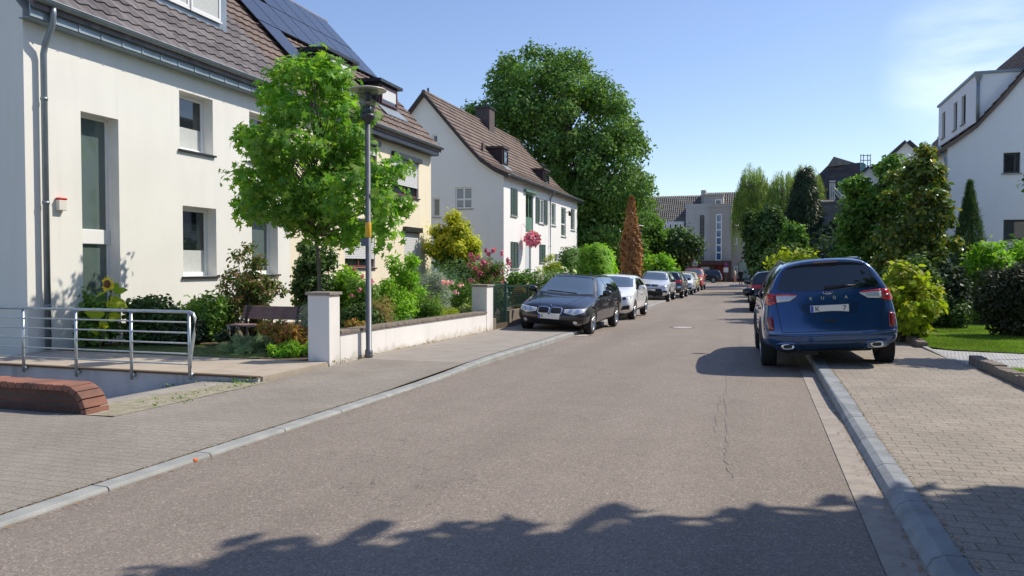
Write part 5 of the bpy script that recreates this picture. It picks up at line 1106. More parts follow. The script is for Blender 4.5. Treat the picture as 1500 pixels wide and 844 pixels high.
roadsign(1063.5, 384, 414, 97, 'round red and blue no parking sign with white plate before the brown entrance', [('round', 386, 391, 0, mat('sign_red', (.5, .02, .02), .4)), ('sq', 392, 399, .28, PLW)])
roadsign(1018, 378, 413, 92, 'grey traffic sign seen from behind near the red van', [('sq', 379, 386, .35, mat('sign_back', (.35, .36, .38), .5)), ('sq', 387, 390, .3, mat('sign_back', (.35, .36, .38), .5))])
# ---------------- people far away ----------------
def person(label, x, y, h, top, legs, yaw, stride=.12, skin=(.5, .3, .22), bike=False):
    t = thing('person', label, 'person', (x, y, G(y)))
    me = bpy.data.meshes.new('figure'); k = h/1.75
    J = [(0, 0, .95), (0, 0, 1.2), (0, 0, 1.42), (0, 0, 1.52), (0, .02, 1.66), (.02, .10, .90), (stride, .10, .50), (stride*.6, .10, .08), (stride*.6+.14, .10, .03), (-.02, -.10, .90), (-stride, -.10, .50), (-stride*1.8, -.10, .10), (-stride*1.8+.13, -.10, .03),
         (0, .19, 1.40), (-.05, .24, 1.12), (.10, .25, .90), (0, -.19, 1.40), (.06, -.24, 1.12), (.20, -.22, .95)]
    Rr = [.13, .12, .14, .055, .10, .09, .06, .042, .035, .09, .06, .042, .035, .06, .04, .035, .06, .04, .035]
    E_d = [(0, 1), (1, 2), (2, 3), (3, 4), (0, 5), (5, 6), (6, 7), (7, 8), (0, 9), (9, 10), (10, 11), (11, 12), (2, 13), (13, 14), (14, 15), (2, 16), (16, 17), (17, 18)]
    me.from_pydata([(a*k, b*k, c*k) for a, b, c in J], E_d, []); o = bpy.data.objects.new('figure', me); COL.objects.link(o)
    sk_ = o.modifiers.new('skin', 'SKIN'); 
    for i, r_ in enumerate(Rr): me.skin_vertices[0].data[i].radius = (r_*k, r_*k*(1.25 if i in (1, 2) else 1)); me.skin_vertices[0].data[i].use_root = (i == 0)
    o.modifiers.new('sub', 'SUBSURF').levels = 2; o.modifiers['sub'].render_levels = 2; evalmesh(o)
    for m in (mat('skin', skin, .6), mat('cloth_%s' % top[0], top[1], .8), mat('cloth_%s' % legs[0], legs[1], .8), mat('hair', (.03, .02, .015), .7)): o.data.materials.append(m)
    for p in o.data.polygons:
        z = p.center.z/k; p.use_smooth = True; p.material_index = 3 if z > 1.66 or (z > 1.58 and p.center.x < 0) else 0 if z > 1.46 else (1 if z > .98 and (abs(p.center.y)/k < .24 or z > 1.15) else (2 if z > .45 and abs(p.center.y)/k < .2 else 0))
    o.parent = t; t.rotation_euler.z = yaw; return t
q = og(1089.5, 415); person('person in black top walking at the far end of the right kerb', q.x, 78, 1.72, ('black', (.015, .015, .017)), ('dark', (.03, .03, .04)), -pi/2)
q = og(1077, 414.); person('person in pale clothes standing by the pale wall of the grey block', q.x, 96, 1.68, ('pale', (.55, .42, .36)), ('rose', (.45, .22, .18)), pi*.9, stride=.05)
# ---------------- vegetation ----------------
SHAPES = {
 'leaf': ([(0, 0, 0), (.28, .17, .03), (.62, .19, .05), (1, 0, 0), (.62, -.19, .05), (.28, -.17, .03)], [(0, 1, 2, 3, 4, 5)]),
 'broad': ([(0, 0, 0), (.2, .28, .06), (.62, .30, .05), (1, 0, -.05), (.62, -.30, .05), (.2, -.28, .06)], [(0, 1, 2, 3), (0, 3, 4, 5)]),
 'star': ([(0, 0, 0), (.05, .20, 0), (-.05, .48, -.04), (.30, .24, 0), (.52, .55, -.05), (.55, .17, 0), (1, 0, -.06), (.55, -.17, 0), (.52, -.55, -.05), (.30, -.24, 0), (-.05, -.48, -.04), (.05, -.20, 0)], [(0, 1, 2, 3), (0, 3, 4, 5), (0, 5, 6, 7), (0, 7, 8, 9), (0, 9, 10, 11)]),
 'strap': ([(0, .035, 0), (.5, .05, .10), (1, .0, .02), (.5, -.05, .10), (0, -.035, 0)], [(0, 1, 3, 4), (1, 2, 3)]),
 'clump': ([(0, 0, 0), (.3, .3, .08), (.7, .22, -.04), (1, 0, .05), (.72, -.26, .0), (.25, -.22, .1)], [(0, 1, 2), (0, 2, 3), (0, 3, 4), (0, 4, 5)]),
 'blade': ([(-.03, 0, 0), (.03, 0, 0), (0, 0, 1)], [(0, 1, 2)]),
}
def foliage(name, P, N, size, shape, m, parent, seed=0, up=.5, rand=.6, droop=0., tdir=None, org=None, sizevar=.4):
    rs = np.random.RandomState(seed); P = np.asarray(P, float); N = np.asarray(N, float); n = len(P)
    nn = N+np.array([0, 0, up])+rs.normal(0, rand, (n, 3)); nn /= np.linalg.norm(nn, axis=1, keepdims=True)+1e-9
    t = (rs.normal(0, 1, (n, 3)) if tdir is None else np.asarray(tdir, float)+rs.normal(0, .25, (n, 3)))+N*.6*(tdir is None); t[:, 2] -= droop
    t -= nn*np.sum(t*nn, 1, keepdims=True); t /= np.linalg.norm(t, axis=1, keepdims=True)+1e-9; b = np.cross(nn, t)
    vl, fl = SHAPES[shape]; vl = np.array(vl); s = size*(1+rs.uniform(-sizevar, sizevar, (n, 1, 1))); k = len(vl)
    o = np.array(ORG.get(parent.name, (0, 0, 0)) if org is None else org)
    co_ = (P-o)[:, None, :]+s*(vl[None, :, 0:1]*t[:, None]+vl[None, :, 1:2]*b[:, None]+vl[None, :, 2:3]*nn[:, None])
    me = bpy.data.meshes.new(name); me.vertices.add(n*k); me.vertices.foreach_set('co', co_.reshape(-1))
    loops = np.concatenate([np.concatenate([np.array(f) for f in fl])[None, :]+np.arange(n)[:, None]*k]).reshape(-1)
    sizes = np.tile([len(f) for f in fl], n); starts = np.concatenate([[0], np.cumsum(sizes)[:-1]])
    me.loops.add(len(loops)); me.loops.foreach_set('vertex_index', loops.astype(np.int32)); me.polygons.add(len(sizes)); me.polygons.foreach_set('loop_start', starts.astype(np.int32)); me.polygons.foreach_set('loop_total', sizes.astype(np.int32))
    me.update(calc_edges=True); me.materials.append(m); ob = bpy.data.objects.new(name, me); COL.objects.link(ob)
    if parent: ob.parent = parent
    return ob
def dirs(n, rs): d = rs.normal(0, 1, (n, 3)); return d/np.linalg.norm(d, axis=1, keepdims=True)
def clumps_in(c, r, n, rs, mind, inner=.35, low=-1.):
    """clump centres spread through an uneven ellipsoid"""
    out = []; ph = rs.uniform(0, 6.3, 6); tries = 0
    while len(out) < n and tries < n*60:
        tries += 1; d = dirs(1, rs)[0]
        if d[2] < low: continue
        w = 1+.13*math.sin(3*math.atan2(d[1], d[0])+ph[0])+.10*math.sin(5*d[2]+ph[1])+.06*math.sin(7*math.atan2(d[1], d[0])+4*d[2]+ph[2])
        q = rs.uniform(inner**2, 1)**.5*w*.9; p = np.array(c)+d*np.array(r)*q
        if all(np.sum(((p-o)/1)**2) > mind*mind for o in out): out.append(p)
    return np.array(out)
def clumps_poly(poly, Y, ry, n, rs, mind):
    out = []; xs = [p[0] for p in poly]; ys = [p[1] for p in poly]; xm = (min(xs)+max(xs))/2; tries = 0
    def ins(x, y):
        c = False; j = len(poly)-1
        for i in range(len(poly)):
            (xi, yi), (xj, yj) = poly[i], poly[j]
            if (yi > y) != (yj > y) and x < (xj-xi)*(y-yi)/(yj-yi+1e-9)+xi: c = not c
            j = i
        return c
    while len(out) < n and tries < n*80:
        tries += 1; x = rs.uniform(min(xs), max(xs)); y = rs.uniform(min(ys), max(ys))
        if not ins(x, y): continue
        d = 6
        e = sum(ins(x+dx, y+dy) for dx, dy in ((-d*3, 0), (d*3, 0), (0, -d*3), (0, d*3), (-d*7, 0), (d*7, 0), (0, d*7), (0, -d*7)))/8
        p = np.array(tuple(oy(x, y, Y+rs.uniform(-1, 1)*ry*(.25+.75*e))))
        if all(np.sum((p-o)**2) > mind*mind for o in out): out.append(p)
    return np.array(out)
def leaves_on(C, rc, n, rs, flat=.75, fuzz=.20):
    """leaf points on the shells of clumps"""
    P, N = [], []
    for c in C:
        k = n; d = dirs(k, rs); rr = rc*rs.uniform(.75, 1.3); q = rs.uniform(.25, 1, (k, 1))**.45; q *= 1+.22*np.sin(d[:, :1]*5+c[0]*7)*np.cos(d[:, 1:2]*6+c[1]*5)
        P.append(c+d*q*np.array([rr, rr, rr*flat])+rs.normal(0, fuzz*rc, (k, 3))); N.append(d)
    return np.concatenate(P), np.concatenate(N)
def limb(mb, a, b, r0, r1, rng, sag=.15, n=5, k=6):
    a = V(a); b = V(b); L_ = (b-a).length; pts = []
    off = V((rng.uniform(-1, 1), rng.uniform(-1, 1), rng.uniform(-.2, .8)))*L_*sag
    for i in range(n+1): t = i/n; pts.append(a.lerp(b, t)+off*math.sin(pi*t)*.6+V((rng.uniform(-1, 1), rng.uniform(-1, 1), 0))*L_*.02*(0 < i < n))
    mb.tube(pts, [r0+(r1-r0)*(i/n)**.8 for i in range(n+1)], k)
    return pts
def tree(name, label, base, c, r, ncl, rc, nlf, ls, lm, shape='clump', tr=.15, bark=None, seed=1, cat='tree', group=None, inner=.35, mind=None, top=None, limbs=None, up=.5, rand=.6, droop=.2, low=-1., crown='crown', extra_cl=None, lean=(0, 0), flat=.75, fuzz=.33, poly=None):
    rs = np.random.RandomState(seed); rng = random.Random(seed); t = thing(name, label, cat, tuple(base), group)
    C = clumps_poly(poly[0], poly[1], poly[2], ncl, rs, mind or rc*.8) if poly else clumps_in(c, r, ncl, rs, mind or rc*.8, inner, low)
    if extra_cl is not None: C = np.concatenate([C, np.array(extra_cl)])
    P, N = leaves_on(C, rc, nlf, rs, flat, fuzz); ok = P[:, 2] > base[2]+.03; foliage(crown, P[ok], N[ok]*.8+(P[ok]-np.array(c))/max(r)*.5, ls, shape, lm, t, seed, up, rand, droop)
    mb = MB(); tp = V(top) if top else V((c[0]+lean[0], c[1]+lean[1], c[2]+r[2]*.55)); b = V(base)-V((0, 0, .15))
    tk = limb(mb, b, tp, tr, tr*.18, rng, .04, 9, 10); fl = MB()
    for q in C[:limbs if limbs is not None else 60]:
        q = V(q); zz = min(max((q.z-rc-b.z)*.75, (c[2]-r[2]*.9-b.z)*.9), (tp.z-b.z)*.9); f = max(.08, min(.9, zz/max(.1, tp.z-b.z))); s = b.lerp(tp, f); i = min(int(f*9), 8); s = tk[i].lerp(tk[i+1], f*9-i)
        rr = max(.006, tr*(1-f)*.45+.006); limb(mb, s, q, rr, rr*.2, rng, .12, 5, 5)
    mb.build('trunk', bark or BARK, t, True); return t
def bushpx(label, x0, y0, x1, y1, Y, lm, *a, maxx=None, **k):
    if maxx is None and Y < 17.4 and x0 > 495 and x1 < 720: maxx = -6.42
    if maxx is not None:
        while oy(x1, (y0+y1)/2, Y).x > maxx and Y < 30: Y += .1
    return bushpx_(label, x0, y0, x1, y1, Y, lm, *a, **k)
def bushpx_(label, x0, y0, x1, y1, Y, lm, ls=.07, shape='leaf', n=3500, ry=None, name='shrub', cat='shrub', seed=1, ncl=None, inner=.3, group=None, rcf=.3, up=.5, rand=.6, droop=.15, dz=.07, ground=True, flat=.8, stems=6, crown='foliage'):
    A = oy(x0, (y0+y1)/2, Y); B = oy(x1, (y0+y1)/2, Y); T = oy((x0+x1)/2, y0, Y); Bt = oy((x0+x1)/2, y1, Y)
    rx = (B.x-A.x)/2; cx = (A.x+B.x)/2; zg = G(Y)+dz; zb = zg if ground else Bt.z; rz = (T.z-zb)/2; cz = (T.z+zb)/2; ry = ry or rx*.85
    rc = min(rx, rz)*rcf*1.25; rs = np.random.RandomState(seed); ncl = ncl or 34
    t = thing(name, label, cat, (cx, Y, zg), group); C = clumps_in((cx, Y, cz), (rx-rc*.6, max(.1, ry-rc*.6), rz-rc*.5), ncl, rs, rc*.55, inner)
    P, N = leaves_on(C, rc, max(8, n//len(C)), rs, flat); ok = P[:, 2] > zg
    foliage(crown, P[ok], N[ok], ls, shape, lm, t, seed, up, rand, droop)
    mb = MB(); rng = random.Random(seed)
    for q in C[:stems*3]:
        limb(mb, (cx+rng.uniform(-.2, .2)*rx, Y+rng.uniform(-.2, .2)*ry, zg-.03), q, .012+rx*.012, .004, rng, .15, 4, 5)
    mb.build('stem', BARKG, t, True); return t, C, rc
def blooms(t, P, size, m, seed=0, shape='broad', name='flower', k=5):
    P = np.asarray(P)
    if len(P) <= 100:
        for i, p in enumerate(P): o = blooms_(t, [p], size, m, seed+i, shape, name, k)
        return o
    o = blooms_(t, P, size, m, seed, shape, 'flowers', k); o['kind'] = 'stuff'; return o
def blooms_(t, P, size, m, seed=0, shape='broad', name='flower', k=5):
    """flower heads: rosettes of petals"""
    rs = np.random.RandomState(seed); P = np.repeat(np.asarray(P), k, 0)+rs.normal(0, size*.28, (len(P)*k, 3)); return foliage(name, P, dirs(len(P), rs)*.7, size*.8, shape, m, t, seed, .6, .5)
# leaf colours
LG = m_leaf('leaf_sweetgum', (.05, .12, .018), (.09, .18, .03), (.20, .30, .05), tr=.45)
LO = m_leaf('leaf_oak', (.035, .075, .018), (.055, .105, .025), (.10, .16, .04), tr=.32)
LD = m_leaf('leaf_dark', (.022, .048, .016), (.038, .07, .022), (.065, .105, .03), tr=.22)
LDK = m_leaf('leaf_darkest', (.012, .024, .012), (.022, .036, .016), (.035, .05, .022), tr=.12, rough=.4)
LM = m_leaf('leaf_mid', (.035, .08, .016), (.06, .12, .022), (.09, .15, .03), tr=.32)
LB = m_leaf('leaf_bright', (.07, .15, .015), (.12, .22, .025), (.17, .27, .03), tr=.42)
LY = m_leaf('leaf_yellow', (.34, .33, .02), (.52, .47, .03), (.60, .54, .06), tr=.4)
LYG = m_leaf('leaf_yellowgreen', (.10, .16, .015), (.20, .24, .02), (.30, .30, .035), tr=.4)
LS = m_leaf('leaf_silver', (.19, .24, .19), (.26, .31, .26), (.34, .38, .33), tr=.2)
LBR = m_leaf('leaf_deadbrown', (.20, .09, .035), (.30, .16, .065), (.40, .22, .10), tr=.15)
LR = m_leaf('leaf_reddish', (.04, .075, .02), (.07, .09, .025), (.13, .06, .04), (.055, .10, .025), (.05, .09, .02), tr=.3)
LMG = m_leaf('leaf_magnolia', (.04, .065, .018), (.05, .08, .02), (.06, .095, .025), (.06, .10, .022), (.10, .12, .025), (.24, .20, .03), tr=.25, rough=.35)
LW = m_leaf('leaf_willow', (.09, .13, .035), (.14, .19, .045), (.22, .26, .08), tr=.42)
LTE = m_leaf('leaf_teal', (.04, .09, .05), (.06, .12, .07), (.09, .16, .09), tr=.25)
LAU = m_leaf('leaf_autumn', (.10, .13, .02), (.20, .12, .03), (.26, .09, .05), (.14, .17, .03), tr=.3)
PINK = m_leaf('petal_pink', (.62, .10, .24), (.78, .22, .38), (.75, .34, .48), tr=.25)
PALEP = m_leaf('petal_pale', (.85, .42, .50), (.9, .60, .64), tr=.2); WHF = m_leaf('petal_white', (.82, .82, .78), (.9, .88, .84), tr=.3); LILAC = m_leaf('petal_lilac', (.45, .25, .45), (.6, .4, .6), tr=.3)
CREAMF = m_leaf('petal_cream', (.55, .50, .25), (.75, .62, .42), (.8, .66, .5), tr=.3)
# --- young sweetgum in the front garden ---
Yt = 12.1; b = oy(468, 425, Yt); cL = oy(312, 270, Yt).x; cR = oy(592, 300, Yt).x; top = oy(455, 88, Yt).z; bot = oy(455, 345, Yt).z
cc = ((cL+cR)/2+.02, Yt, (top+bot)/2); ex = [tuple(oy(x, y, Yt+d)) for x, y, d in ((325, 268, 0), (345, 262, .2), (365, 272, .1), (345, 285, -.1), (575, 240, .2), (585, 300, 0), (560, 320, .2), (570, 345, 0), (540, 355, .1), (470, 100, 0), (455, 112, .1), (440, 128, -.1), (480, 125, .1), (395, 150, 0), (420, 140, .1), (500, 160, 0), (530, 210, .1), (555, 235, 0), (380, 190, .1), (365, 230, 0), (520, 330, -.2), (400, 330, -.2), (440, 350, 0))]
SGP = [(432, 92), (470, 84), (500, 100), (512, 130), (530, 165), (545, 205), (585, 228), (592, 255), (570, 270), (588, 292), (592, 320), (565, 335), (556, 352), (520, 345), (500, 362), (478, 345), (440, 342), (410, 352), (385, 325), (350, 300), (345, 282), (318, 276), (312, 264), (345, 258), (375, 246), (358, 222), (352, 196), (385, 175), (380, 150), (400, 128), (396, 108)]
tree('sweetgum_tree', 'young bright green star-leaved tree in the front garden before the white house', (b.x, Yt, .05), cc, ((cR-cL)/2, .95, (top-bot)/2), 88, .25, 92, .13, LG, 'star', .05, mat('bark_young', (.13, .11, .09), .9, var=.2, vscale=12), 11, mind=.29, fuzz=.25, poly=(SGP, Yt, 1.0), top=tuple(oy(462, 110, Yt)), up=.45, droop=.55, limbs=110)
# --- big tree behind the white houses ---
Yb = 57; cc = oy(822, 225, Yb); rx = (oy(955, 250, Yb).x-oy(690, 250, Yb).x)/2
ex = [tuple(oy(x, y, Yb+d)) for x, y, d in ((690, 158, 0), (705, 150, 1), (720, 135, 0), (745, 95, 1), (770, 82, 0), (800, 78, 1), (850, 85, 0), (880, 105, 0), (905, 140, 0), (930, 190, 0), (945, 230, 0), (948, 270, 0), (945, 305, 0), (940, 340, -1), (915, 365, -1), (885, 385, -1), (860, 375, -1), (865, 330, -1), (725, 185, 0), (900, 330, -3), (870, 300, -4), (925, 290, -3), (920, 250, -3), (895, 220, -4))]
OKP = [(x*.96+31, y+6) for x, y in [(700, 170), (688, 160), (690, 148), (712, 138), (722, 118), (728, 96), (748, 74), (790, 70), (835, 78), (868, 88), (892, 108), (905, 138), (925, 170), (945, 205), (955, 240), (950, 275), (955, 300), (948, 330), (935, 365), (915, 390), (870, 392), (840, 370), (835, 300), (800, 245), (760, 205), (735, 190), (715, 182)]]
tree('large_oak', 'huge dark green broadleaf tree towering behind the white houses', (cc.x+1.5, Yb, G(Yb)), (cc.x, Yb, cc.z+.3), (rx*.90, 6.0, 6.9), 190, .95, 330, .26, LO, 'clump', .55, BARK, 21, poly=(OKP, Yb, 5.5), mind=1.1, fuzz=.2, top=(cc.x, Yb, cc.z+4.5), droop=.1, limbs=160)
# --- dead brown cypress ---
def column(name, label, px, pyt, Y, wpx, pyb, lm, n, ls, cat='tree', seed=1, power=.6, shape='strap', sgn=1, dz=.1, tw=.25, rag=.08, base_w=1., lump=0):
    T = oy(px, pyt, Y); zg = G(Y)+dz; x = T.x; w = (oy(px+wpx, pyt, Y).x-oy(px, pyt, Y).x)/2; h = T.z-zg; rs = np.random.RandomState(seed)
    t = thing(name, label, cat, (x, Y, zg)); z = rs.uniform(0, 1, n)**1.1; a = rs.uniform(0, 2*pi, n)
    prof = np.minimum(1, ((1-z)/.55)**power)*(base_w+(1-base_w)*np.minimum(1, z/.25)); lumps = 1+lump*np.sin(a*4+z*h*5)*np.sin(z*h*7+a*2)
    rr = w*prof*rs.uniform(.55, 1, n)**.35*(1+rs.normal(0, rag, n))*lumps
    P = np.stack([x+rr*np.cos(a), Y+rr*np.sin(a), zg+z*h*.97], 1); N = np.stack([np.cos(a), np.sin(a), np.full(n, .15)], 1); td = np.stack([np.cos(a)*.5, np.sin(a)*.5, np.full(n, 1.0*sgn)], 1)
    foliage('foliage', P, N, ls, shape, lm, t, seed, .1, .5, tdir=td); mb = MB(); mb.tube([(x, Y, zg-.1), (x, Y, zg+h*.9)], [w*.16+.03, .01], 8); mb.build('trunk', BARK, t, True); return t
column('dead_cypress', 'rust brown dead columnar cypress beside the far street lamp', 925, 284, 44, 25, 420, LBR, 24000, .125, seed=3, power=.7, rag=.15, lump=.2, shape='clump', sgn=-.2)
column('conifer', 'slim dark green conifer before the wall of the right white house', 1421, 262, 26, 52, 400, LD, 15000, .14, seed=5, power=.9, shape='strap', lump=.15)
# --- background middle left ---
def treepx(label, x0, y0, x1, y1, Y, lm, name='tree', n=9000, ls=.3, ncl=40, seed=1, shape='clump', trunk=.15, rcf=.28, inner=.3, base=None, group=None, zb=None, cat='tree', droop=.2, ry=None, lowc=False, px=None, up=.5, ex=None, poly=None):
    A = oy(x0, (y0+y1)/2, Y); B = oy(x1, (y0+y1)/2, Y); T = oy((x0+x1)/2, y0, Y); Bt = oy((x0+x1)/2, y1, Y); rx = (B.x-A.x)/2; rz = (T.z-Bt.z)/2; cx = (A.x+B.x)/2; rc = min(rx, rz)*rcf*1.2
    return tree(name, label, (px if px is not None else cx, Y, G(Y)), (cx, Y, (T.z+Bt.z)/2), (rx-rc*.5, (ry or rx)-rc*.5, rz-rc*.4), ncl, rc, n//ncl, ls, lm, shape, trunk, BARK, seed, cat, group, inner, rc*.6, droop=droop, up=up, extra_cl=ex, poly=(poly, Y, (ry or rx)*.8) if poly else None)
treepx('dark round-crowned fruit tree between the cypress and the grey block', 946, 328, 1024, 400, 68, LD, n=9000, ls=.32, seed=31)
treepx('dark pointed conifer clump left of the grey block', 975, 345, 1008, 415, 72, LDK, n=5000, ls=.3, seed=32)
bushpx('light yellow green bush behind the silver SUV', 938, 368, 996, 412, 50, LB, .2, 'clump', 7000, seed=33)
bushpx('leafy yellowish bush at the foot of the dead cypress', 905, 345, 958, 415, 52, LM, .25, 'clump', 6000, seed=34)
treepx('shady green tree at the left edge of the grey block roof', 925, 300, 975, 380, 66, LM, n=6000, ls=.32, seed=36)
# hedges near the black car
def box_hedge(label, px0, py0, px1, Y, depth, lm, n=9000, ls=.10, seed=1, zlow=0, name='hedge', rnd=.25, shape='broad'):
    A = oy(px0, py0, Y); B = oy(px1, py0, Y); zg = G(Y)+.05+zlow; rs = np.random.RandomState(seed); t = thing(name, label, 'hedge', ((A.x+B.x)/2, Y+depth/2, zg)); c = np.array([(A.x+B.x)/2, Y+depth/2, (A.z+zg)/2]); h = np.array([(B.x-A.x)/2, depth/2, (A.z-zg)/2])
    d = dirs(n, rs); e = 5.; q = (np.abs(d)**e).sum(1, keepdims=True)**(-1/e); s = rs.uniform(.7, 1.04, (n, 1)); lum = 1+.06*np.sin(d[:, :1]*9+d[:, 2:3]*8)+.05*np.sin(d[:, 1:2]*13)
    P = c+d*q*h*s*lum; foliage('foliage', P, d, ls, shape, lm, t, seed, .3, .6); mb = MB(); rng = random.Random(seed)
    for i in range(8): x = c[0]+rng.uniform(-.8, .8)*h[0]; y = c[1]+rng.uniform(-.6, .6)*h[1]; limb(mb, (x, y, zg-.1), (x+rng.uniform(-.2, .2), y, c[2]+h[2]*.7), .03, .01, rng, .1)
    mb.build('stem', BARK, t, True); return t
box_hedge('tall bright green clipped hedge behind the black and white cars', 843, 361, 893, 27, 1.6, LB, 12000, .10, 41)
box_hedge('darker brownish green clipped hedge left of the tall bright one', 812, 364, 846, 28.5, 3, LM, 9000, .10, 42)
bushpx('round clipped box bush in front of the white house', 789, 375, 827, 415, 25, LYG, .05, 'leaf', 9000, seed=43, inner=.75, rcf=.22, ncl=60)
t, C, rc = bushpx('white flowering shrub behind the green fence', 770, 385, 850, 425, 22.5, LM, .08, 'leaf', 6000, seed=44)
rs = np.random.RandomState(44); P, N = leaves_on(C, rc, 7, rs); blooms(t, np.concatenate([P, P+rs.normal(0, .05, P.shape)]), .11, WHF, 45); P, N = leaves_on(C[:8], rc, 2, rs); blooms(t, P+np.array([0, 0, .12]), .08, LILAC, 46)
# --- yellow conifer and pink shrub ---
t, C, rc = bushpx('large shrub golden yellow at the top and dark green below, beside the cream house', 632, 303, 710, 430, 25.5, LM, .10, 'broad', 14000, seed=51, ncl=60, rcf=.2, name='golden_shrub')
A = oy(670, 312, 25.5); rs = np.random.RandomState(52); Cy = C[C[:, 2] > np.percentile(C[:, 2], 52)]; P, N = leaves_on(Cy+np.array([0, -.05, .10]), rc*1.12, 300, rs); foliage('golden_foliage', P, N, .10, 'broad', LY, t, 53, .6, .5)
Cr = C[C[:, 0] > np.percentile(C[:, 0], 85)]; P, N = leaves_on(Cr+np.array([.06, 0, .0]), rc, 120, rs); foliage('golden_foliage', P, N, .10, 'broad', LY, t, 54, .6, .5)
bushpx('dark green shrub under the golden one', 645, 375, 735, 440, 22.5, LD, .09, 'broad', 8000, seed=55)
t, C, rc = bushpx('pink flowering shrub rising behind the garden gate', 684, 352, 752, 440, 19.6, LM, .07, 'leaf', 7000, seed=61, ncl=44, rcf=.2)
rs = np.random.RandomState(62); sel = C[C[:, 2] > np.percentile(C[:, 2], 35)]; P, N = leaves_on(sel, rc*1.1, 8, rs)
for i in range(5): P = np.concatenate([P, P[::3]+rs.normal(0, .05, P[::3].shape)]) if len(P) < 420 else P
blooms(t, P, .058, PINK, 63)
Pk = np.array([tuple(oy(x, y, 19.0)) for x, y in ((690, 373), (693, 380), (700, 376), (688, 387), (697, 392), (703, 399), (690, 410), (712, 366), (716, 371), (722, 366), (744, 380), (745, 385), (735, 370), (707, 383))]); blooms(t, Pk, .10, PINK, 64, k=22)
# --- house one garden ---
t, C, rc = bushpx('open reddish tipped shrub against the white wall under the window', 326, 362, 418, 470, 12.9, LR, .10, 'leaf', 3600, seed=71, ncl=46, rcf=.16, inner=.15, droop=.4, stems=12)
bushpx('tall dark evergreen bush climbing at the house corner behind the young tree', 424, 335, 492, 450, 15.6, LD, .08, 'broad', 11000, seed=72, ncl=60, rcf=.22)
bushpx('bright leafy bush at the foot of the cream house', 480, 385, 540, 450, 16.4, LB, .09, 'broad', 5000, seed=73)
bushpx('low grey green rounded lavender bush beside the entrance path', 320, 487, 396, 531, 10.75, m_leaf('leaf_lavender', (.11, .16, .07), (.16, .21, .10), (.20, .24, .15), tr=.25), .06, 'strap', 14000, seed=74, ncl=40, rcf=.26, up=1.2, rand=.35)
bushpx('low fresh green bush between lavender and pillar', 392, 500, 462, 534, 10.55, LB, .05, 'leaf', 8000, seed=75, ncl=34)
bushpx('reddish autumn tinted shrub beside the bench', 378, 466, 458, 515, 11.3, LAU, .07, 'leaf', 5500, seed=76, ncl=34)
bushpx('pale feathery plant behind the pillar', 430, 440, 482, 500, 12.0, LS, .09, 'strap', 3500, seed=77, up=1.)
bushpx('dark low bushes along the foot of the white house wall', 180, 430, 262, 500, 11.3, LD, .08, 'broad', 5000, seed=78, ry=.4)
bushpx('dark bush with drooping leaves left of the bench', 255, 422, 345, 500, 12.2, LM, .10, 'leaf', 5500, seed=79, ncl=40)
bushpx('leafy green plant under the tall window', 95, 425, 180, 480, 10.7, LM, .10, 'broad', 1800, seed=80, ry=.3)
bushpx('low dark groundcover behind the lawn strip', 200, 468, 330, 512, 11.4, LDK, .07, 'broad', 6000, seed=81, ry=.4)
# sunflower
b = oy(143, 492, 10.4); t = thing('sunflower', 'sunflower with one yellow drooping head before the tall window', 'flower', (b.x, 10.4, .07)); h = oy(158, 416, 10.3)
mb = MB(); limb(mb, (b.x, 10.4, .05), (h.x-.02, 10.4, h.z+.08), .014, .01, random.Random(2), .05, 6, 8); mb.build('stem', BARKG, t, True)
rs = np.random.RandomState(9); a = np.linspace(0, 2*pi, 22); P = np.stack([h.x+.06*np.cos(a), np.full(22, 10.30), h.z+.06*np.sin(a)], 1); td = np.stack([np.cos(a), np.full(22, -.1), np.sin(a)], 1)*3; foliage('petals', P, np.tile([0, -1, .1], (22, 1))*3, .075, 'leaf', m_leaf('petal_sun', (.75, .5, .03), (.9, .65, .05)), t, 1, 0, .1, tdir=td)
mb = MB(); mb.lathe([(0, -.03), (.065, -.02), (.07, .0), (0, .02)], 16, mp=lambda x, y, z: (h.x+x, 10.29+z, h.z+y)); mb.build('flower_head', mat('seed_head', (.16, .06, .02), .9, var=.3, vscale=40), t, True)
P = np.array([(b.x+(h.x-b.x)*f+rs.uniform(-.04, .04), 10.4+rs.uniform(-.05, .05), .1+(h.z-.1)*f) for f in np.linspace(.2, 1.02, 16)]); foliage('leaves', P, dirs(16, rs)*[1, 1, .1], .24, 'broad', LYG, t, 3, .4, .3, droop=.3)
# terracotta pot with plant
q = oy(56, 513, 10.15); t = thing('plant_pot', 'terracotta pot with a tall thin plant by the house corner', 'plant pot', (q.x, 10.15, .08)); mb = MB(); w = (oy(69, 500, 10.15).x-oy(42, 500, 10.15).x)/2
mb.lathe([(0, 0), (w*.72, 0), (w*.92, .24), (w, .25), (w, .31), (w*.9, .31), (w*.86, .26), (0, .26)], 24, (q.x, 10.15, .08)); mb.build('pot', TERRA, t, True)
rs = np.random.RandomState(4); P = np.array([(q.x+rs.normal(0, .07), 10.15+rs.normal(0, .07), .34+rs.uniform(0, .55)) for _ in range(120)]); foliage('foliage', P, dirs(120, rs), .09, 'leaf', LM, t, 4, .6); mb = MB(); [limb(mb, (q.x, 10.15, .33), tuple(P[i]), .006, .003, random.Random(i), .1, 3, 4) for i in range(0, 40)]; mb.build('stem', BARKG, t)
